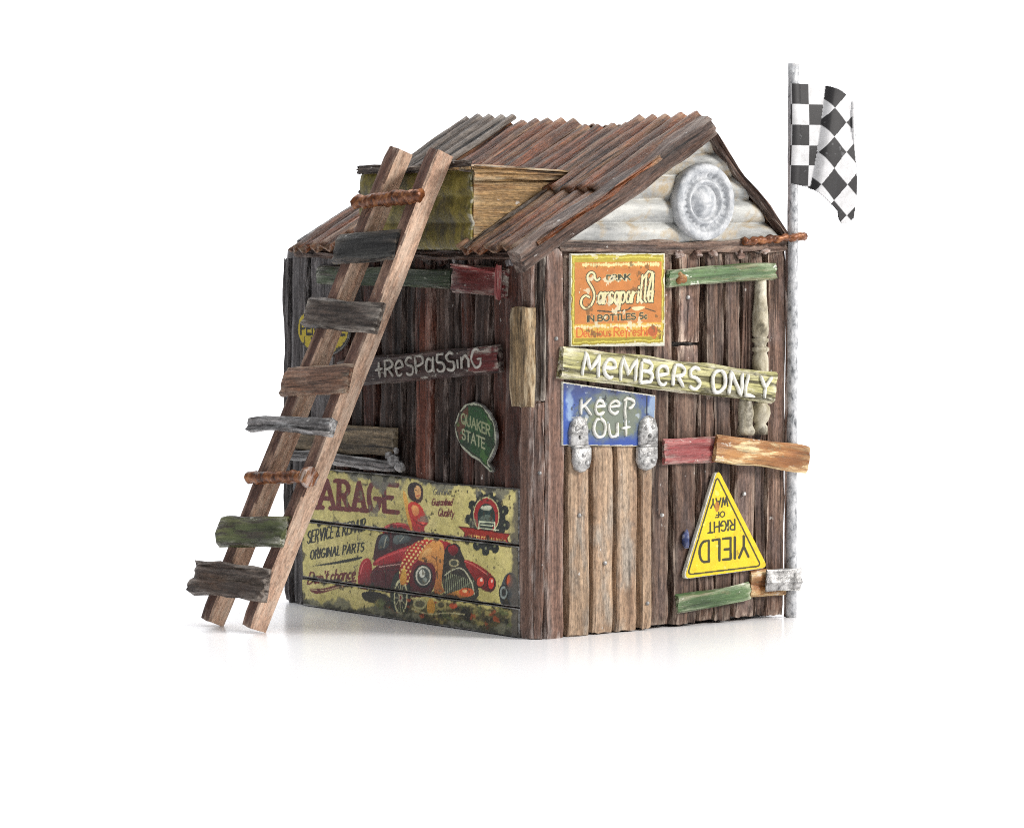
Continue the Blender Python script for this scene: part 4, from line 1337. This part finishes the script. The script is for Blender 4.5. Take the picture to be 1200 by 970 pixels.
# figure on the bonnet
sk = shade([(534, 622), (546, 540), (580, 468), (640, 430), (718, 430), (682, 480), (622, 522), (598, 572), (582, 658), (556, 652)], (206, 54, 40), (132, 24, 24), 100)
inm = cv.inside(sk)
uu, vv = (cv.X * 0.8 + cv.Y * 0.6), (cv.Y * 0.8 - cv.X * 0.6)
dots = ((np.mod(uu, 19) - 9.5) ** 2 + (np.mod(vv + 9.5 * (np.floor(uu / 19) % 2), 19) - 9.5) ** 2) < 30
cv.put(inm & dots, (240, 214, 140))
shade([(538, 658), (552, 570), (572, 572), (576, 652)], (232, 190, 84), (190, 120, 44), 90)
shade([(622, 534), (660, 468), (705, 434), (750, 438), (762, 480), (754, 560), (744, 660), (772, 690), (700, 710), (722, 620), (712, 550), (660, 540)], (226, 160, 84), (158, 92, 40), 80)
shade([(640, 522), (668, 478), (702, 468), (694, 510)], (240, 192, 120), (206, 140, 70), 60)
line([(700, 512), (724, 530), (726, 610)], 4, (112, 60, 30), 0.9)
line([(664, 538), (700, 542), (716, 560)], 4, (112, 60, 30), 0.8)
line([(716, 690), (734, 668), (760, 694)], 3, (112, 60, 30), 0.8)
shade([(551, 195), (566, 188), (583, 250), (608, 330), (620, 396), (588, 384), (571, 300)], (236, 186, 92), (198, 128, 40), 90)
shade([(574, 262), (600, 238), (642, 256), (670, 312), (684, 352), (658, 372), (670, 398), (610, 398), (596, 340)], (214, 66, 50), (150, 26, 30), 80)
shade([(592, 262), (626, 258), (642, 300), (610, 322)], (236, 170, 104), (206, 110, 60), 90)
cv.ell(656, 338, 13, 18, (228, 96, 80))
line([(606, 330), (636, 352), (668, 362)], 4, (104, 18, 22))
shade([(578, 160), (612, 143), (652, 160), (658, 215), (642, 254), (600, 242), (578, 215)], (30, 16, 16), (66, 36, 28), 70)
shade([(610, 166), (641, 165), (646, 205), (633, 237), (615, 222)], (232, 184, 124), (204, 146, 86), 80)
cv.stroke([(622, 215), (635, 213)], 4.5, (166, 36, 36))
cv.stroke([(616, 186), (624, 185)], 3.2, (34, 22, 20))
cv.stroke([(631, 185), (639, 186)], 3.2, (34, 22, 20))
line([(628, 190), (630, 202)], 2.5, (150, 96, 60))
# small script
cv.text('Genuine', 705, 208, 790, 210, 30, 4.5, (88, 84, 70), shear=0.2, gap=0.12)
cv.text('Guaranteed', 697, 262, 800, 262, 34, 5.5, mar, shear=0.2, gap=0.1)
cv.text('Quality', 730, 312, 808, 318, 36, 5.5, mar, shear=0.2, gap=0.12)
# cog emblem
cog = (28, 36, 34)
for i in range(12):
    an = 2 * math.pi * i / 12 + 0.1
    cv.ell(975 + 92 * math.cos(an), 345 + 142 * math.sin(an), 19, 25, cog)
cv.ell(975, 345, 90, 140, cog)
for i in range(12):
    an = 2 * math.pi * i / 12 + 0.1
    cv.ell(975 + 84 * math.cos(an), 345 + 130 * math.sin(an), 5, 7, (120, 124, 90))
cv.ell(968, 312, 64, 92, (196, 190, 140))
cv.ell(968, 312, 60, 87, (150, 34, 36))
cv.ell(968, 322, 44, 70, (24, 50, 48))
shade([(936, 264), (1000, 262), (990, 288), (948, 286)], (222, 222, 196), (150, 156, 134), 90)
shade([(926, 332), (958, 304), (1000, 316), (1014, 374), (928, 374)], (96, 112, 100), (40, 52, 48), 90)
for s_ in ([(930, 394), (932, 338)], [(1012, 398), (1008, 344)], [(932, 342), (1008, 348)], [(926, 374), (1026, 384)], [(940, 358), (1000, 362)]):
    cv.stroke(s_, 5, (212, 220, 186))
cv.poly([(826, 362), (1087, 402), (1073, 426), (1090, 470), (850, 430), (862, 396)], (70, 16, 14))
cv.poly([(834, 367), (1081, 406), (1067, 428), (1080, 462), (856, 425), (866, 398)], (146, 40, 30))
for i in range(15):
    x = 884 + i * 12.2
    cv.stroke([(x, 405 + i * 1.9), (x + rr.uniform(-2, 3), 428 + i * 1.9)], 3.6, (226, 186, 106))
    if i % 3 != 1:
        cv.stroke([(x, 407 + i * 1.9), (x + 7, 409 + i * 1.9)], 3, (226, 186, 106))
    if i % 2:
        cv.stroke([(x, 427 + i * 1.9), (x + 7, 428 + i * 1.9)], 3, (226, 186, 106))
# right-hand machinery and murky foot
shade([(1030, 720), (1045, 640), (1075, 588), (1118, 600), (1128, 700), (1120, 790), (1060, 795)], (70, 80, 84), (26, 30, 32), 80)
cv.ell(1085, 636, 21, 38, (60, 26, 20))
cv.ell(1085, 634, 15, 30, (186, 82, 44))
cv.ell(1055, 692, 24, 40, (20, 24, 24))
cv.ell(1055, 692, 18, 32, (130, 140, 136))
cv.ell(1055, 692, 11, 20, (30, 36, 36))
line([(1000, 760), (1040, 800), (1100, 780)], 8, (120, 116, 84))
m1, m2, m3 = cv.noise(4, 6, 71, 5), cv.noise(5, 8, 73, 4), cv.noise(4.5, 7, 79, 4)
foot = np.clip((cv.Y - (712 + (cv.X - 600) * 0.10)) / 40, 0, 1) * np.clip((cv.X - 380) / 120, 0, 1)
wheel = ((cv.X - 545) / 50) ** 2 + ((cv.Y - 702) / 120) ** 2 < 1
cv.put(sm(foot + (m1 - 0.5) * 1.2, 0.35, 0.6) * ~wheel, (54, 50, 30), 0.92)
cv.put(sm(m2, 0.54, 0.64) * (foot > 0.3) * ~wheel, (148, 138, 84), 0.85)
cv.put(sm(m2, 0.44, 0.34) * (foot > 0.3) * ~wheel, (22, 26, 20), 0.9)
cv.put(sm(m3, 0.60, 0.70) * (foot > 0.3), (90, 102, 60), 0.8)
cv.put(sm(m3, 0.36, 0.27) * (foot > 0.3), (158, 74, 40), 0.8)
for x, y_, rx_, ry_, c_ in ((640, 748, 34, 28, (176, 172, 124)), (640, 748, 24, 18, (60, 60, 44)), (695, 762, 20, 40, (212, 154, 58)), (745, 754, 25, 24, (160, 150, 92)), (745, 754, 16, 14, (52, 50, 36)), (805, 757, 20, 14, (200, 80, 46))):
    cv.ell(x, y_, rx_, ry_, c_, 0.85)
line([(600, 772), (680, 802), (780, 790), (860, 800)], 6, (186, 180, 136), 0.85)
line([(600, 786), (690, 816), (790, 806)], 4, (40, 38, 26), 0.85)
# wear: chips, scuffed top, dark joints, grimy edges
J = [0.545, 1.675]
jn = np.minimum(np.abs(cv.gy - J[0] - (cv.gx - 3) * 0.004), np.abs(cv.gy - J[1] - (cv.gx - 3) * 0.006))
e1 = cv.noise(5, 5, 83, 4)
e2 = cv.noise(2.2, 2.2, 89, 4)
cv.put(sm(jn + (e1 - 0.5) * 0.26, 0.06, 0.02), (26, 25, 18), 0.95)
chip = cv.noise(9, 9, 101, 3)
cv.put(sm(chip + (nb - 0.5) * 0.3, 0.74, 0.78), (52, 46, 30), 0.85)
cv.put(sm(chip + (nb - 0.5) * 0.3, 0.23, 0.19), (104, 98, 72), 0.8)
top = PH - cv.gy
cv.put(sm(top + (e2 - 0.5) * 0.75, 0.2, 0.12) * (cv.gx > 0.3), (112, 112, 100), 0.9)
cv.put(sm(top + (e1 - 0.5) * 0.5, 0.09, 0.04), (48, 48, 40), 0.9)
cv.put(sm(cv.gy + (e2 - 0.5) * 0.5, 0.12, 0.06), (112, 112, 94), 0.9)
cv.put(sm(cv.gy + (e1 - 0.5) * 0.4, 0.10, 0.06), (46, 48, 36), 0.85)
cv.put(sm(PW - cv.gx + (e2 - 0.5) * 0.6, 0.16, 0.08), (84, 80, 74), 0.9)
cv.put(sm(cv.gx + (e1 - 0.5) * 0.3, 0.06, 0.02), (60, 56, 42), 0.9)
cv.put(sm(cv.noise(1.6, 1.6, 97, 5), 0.645, 0.70) * (cv.gy > 1.9), (116, 114, 98), 0.8)
grain = cv.noise(14, 14, 111, 2)
cv.c *= (0.78 + 0.44 * grain)[..., None]
for (z0, z1, xa, xb, zt) in ((0.015, 0.535, 0, PW, None), (0.56, 1.66, 0, PW, None), (1.69, PH - 0.02, 0, PW, None)):
    V, F = [], []
    out = [(xa, z0), (xb, z0), (xb, z1)]
    if z1 > 2:
        out = [(xa, z0), (xb, z0), (xb, 2.70), (5.6, 2.68), (4.3, 2.665), (4.15, 2.69), (3.6, 2.72), (3.2, 2.74), (xa, 2.72)]
    else:
        out.append((xa, z1))
    V, F = prism(out, 0, 0.09, 0.02)
    pk = make('plank', V, F, 'plate_dark', pm, gs, sharp=40)
    cv.X, cv.Y = cv.gx, cv.gy
    keep = cv.inside([(x + (0.012 if x < 1 else -0.012 if x > 6 else 0), y_ + (0.012 if y_ == z0 else -0.012)) for x, y_ in out])
    rl = (cv.noise(0.8, 1.5, 12 + int(z0 * 10), 3) - 0.5) * 0.03 - 0.03 * np.clip(1 - np.minimum(cv.gy - z0, z1 - cv.gy) / 0.05, 0, 1) ** 2
    cv.sheet('print', pm, pk, 0.105, keep=keep, relief=rl)

# TRESPASSING board
tb = board('trespassing_sign', (-0.09, 5.93, 4.575), (-0.09, 0.84, 5.04), SN, 0.55, 0.13, 'maroon', None,
           'dark maroon board hand lettered TRESPASSING in grey white', 'sign', groove=0.015, w1=0.5)
relief_text('lettering', ['+', 'R', 'e^', 'S', 'P', 'a^', 'S', 'S', 'i^', 'n^', 'G'], WORLD[tb], 1.30, -0.16, 4.62, -0.13, 0.33, 0.05, 'grey_letter', tb, 0.135, 0.022, 0.035, 0.22)
board('red_end', (-0.215, 1.75, 4.955), (-0.215, 0.87, 5.035), SN, 0.45, 0.02, 'red_dark', tb, 'red painted end of the board', rough=0.4)

# green oil-drop sign
lm = side_mx(2.40, 2.88, -0.075)
leaf = [(740, 648), (700, 660), (672, 700), (656, 750), (662, 800), (688, 850), (728, 885), (762, 900), (785, 922), (808, 944), (822, 938), (818, 922), (800, 900), (815, 878),
        (832, 830), (836, 785), (826, 730), (804, 690), (774, 658)]
leaf = [((x - 640) / 200 * 1.442, (945 - y_) / 305 * 1.32 + 0.05) for x, y_ in leaf]
leaf = rounded(leaf, 0.045, 3)
V, F = prism(leaf, 0, 0.05, 0.012)
lf = make('oil_sign', V, F, 'plate_dark', lm, None, 'green leaf shaped oil sign with white rim on the side wall', 'sign', sharp=40)
cv = Canvas(1.45, 1.4, 0.0105)
inn = cv.inside(leaf)
cv.fill((26, 68, 33))
n1 = cv.noise(3, 3, 15, 4)
cv.put((cv.gx < 0.55) & (n1 > 0.45), (92, 44, 30), 0.8)
cv.put(n1 < 0.36, (16, 42, 24), 0.8)
cv.put(n1 > 0.64, (70, 110, 50), 0.6)
cv.text('QUAKER', 0.34, 0.93, 1.20, 0.74, 0.18, 0.035, (140, 148, 112), up=1, gap=0.25)
cv.text('STATE', 0.36, 0.64, 1.05, 0.49, 0.18, 0.035, (150, 156, 124), up=1, gap=0.25)
d = cv.sdist(leaf + [leaf[0]]) + (cv.noise(7, 7, 18) - 0.5) * 0.09
cv.put((d < 0.045), (164, 168, 148))
cv.put((d > 0.05) & (d < 0.075), (30, 40, 26))
cv.sheet('print', lm, lf, 0.055, keep=inn & (cv.sdist(leaf + [leaf[0]]) > 0.012))

# yellow oval sign
om = side_mx(7.45, 4.88, -0.075)
oval = [(0.91 + 0.88 * math.cos(2 * math.pi * i / 56), 0.53 + 0.5 * math.sin(2 * math.pi * i / 56)) for i in range(56)]
V, F = prism(oval, 0, 0.05, 0.012)
ov = make('oval_sign', V, F, 'plate_dark', om, None, 'yellow oval sign with black letters behind the ladder', 'sign', sharp=40)
cv = Canvas(1.82, 1.06, 0.012)
cv.fill((176, 156, 34))
n1 = cv.noise(3.4, 3.4, 25, 4)
cv.text('PENNZOIL', 0.17, 0.43, 1.66, 0.45, 0.22, 0.055, (26, 26, 20), up=1, gap=0.2)
cv.put((n1 < 0.36) & (np.abs(cv.gy - 0.53) > 0.14), (44, 38, 20), 0.9)
cv.put(n1 > 0.66, (196, 180, 70), 0.8)
d = cv.sdist(oval + [oval[0]])
cv.put(d + (n1 - 0.5) * 0.1 < 0.035, (40, 40, 36))
cv.sheet('print', om, ov, 0.055, keep=cv.inside(oval) & (d > 0.012))

# ------------------------------------------------------------------ ladder
F1, T1 = Vector((-3.443, 5.388, 0)), Vector((-0.45, 3.493, 8.759))
F2, T2 = Vector((-3.436, 3.991, 0)), Vector((-0.45, 2.241, 8.709))
lad = thing('ladder', 'crooked wooden ladder with mismatched rungs leaning on the dormer', 'ladder', (F1 + F2) / 2)
ld = ((T1 + T2) - (F1 + F2)).normalized()
lw = (F2 - F1) - ld * (F2 - F1).dot(ld)
lw.normalize()
ln = lw.cross(ld)
if ln.x > 0:
    ln = -ln
for A_, B_ in ((F1, T1), (F2, T2)):
    dd = (B_ - A_).normalized()
    V, F = board_mesh((B_ - A_).length - 0.02, 0.36, 0.36, rough=0.5, groove=0.006, jag=0.012, cols=5, chamfer=0.03, seg=40)
    mx = frame(A_ - ln * 0.17 + Vector((0, 0, 0.08)), B_ - ln * 0.17 + Vector((0, 0, 0.08)), ln)
    ro = make('rail', V, F, 'rail', mx, lad, sharp=30, edge=board_edge(V, 5))
    ro.data.materials.append(M['rail_front'])
    for pl in ro.data.polygons:                           # darker brown on the outer face
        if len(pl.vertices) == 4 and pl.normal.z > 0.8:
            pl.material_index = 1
LO = (F1 + F2) / 2 + ln * 0.2


def lp(s, t_, k=0.0):
    return LO + ld * s + lw * t_ + ln * k


def rung(s0, t0, s1, t1, w, th, mat, label, k=0.0, **kw):
    return board('rung', lp(s0, t0, k), lp(s1, t1, k), ln, w, th, mat, lad, label, **kw)


rung(7.22, -1.12, 7.70, 0.70, 0.58, 0.12, 'rung_dark', 'charcoal plank rung', groove=0.02)
rung(5.94, -1.25, 6.31, 1.1, 0.58, 0.13, 'rung_grey', 'scuffed dark brown plank rung', rough=1.5, groove=0.03)
rung(4.57, -1.08, 5.1, 0.90, 0.56, 0.12, 'rung_brown', 'reddish brown plank rung', groove=0.03)
rung(1.55, -1.19, 2.12, 0.83, 0.55, 0.16, 'moss', 'mossy green plank rung', rough=2.0, groove=0.04, jag=0.06)
rung(0.58, -1.42, 1.05, 0.93, 0.60, 0.22, 'bark', 'dark splintered bark rung', rough=2.2, groove=0.05, jag=0.09, cols=9)


def stick(s0, t0, s1, t1, r, mat, label, wob, thread=0.0):
    P = []
    for i in range(41):
        f = i / 40
        P.append(lp(s0 + (s1 - s0) * f, t0 + (t1 - t0) * f, r * 0.9) + Vector((0, 0, 0.03 * nz(i * 0.22, r * 31))))
    V, F = tube(P, lambda f: r * (1 + 0.12 * nz(f * 6, r * 17) + thread * math.sin(f * 80)), 10, wob)
    return make('rung', V, F, mat, None, lad, label)


stick(8.16, -0.95, 8.66, 0.92, 0.125, 'rust', 'rusty twisted rod rung', 0.45)
rung(3.60, -1.55, 4.13, 1.05, 0.27, 0.2, 'stick', 'silver grey driftwood rung', rough=2.0, groove=0.04, jag=0.05, chamfer=0.08)
bo = stick(2.68, -0.9, 3.14, 0.85, 0.115, 'rust', 'rusty bolt rung', 0.2, 0.05)
hex_ = [(0.2 * math.cos(math.pi / 3 * i), 0.2 * math.sin(math.pi / 3 * i)) for i in range(6)]
V, F = prism(hex_, -0.06, 0.09, 0.03)
make('bolt_head', V, F, 'rust', frame(lp(3.17, 0.93, 0.10), lp(3.9, 0.93, 0.10), lw), bo, smooth=False)
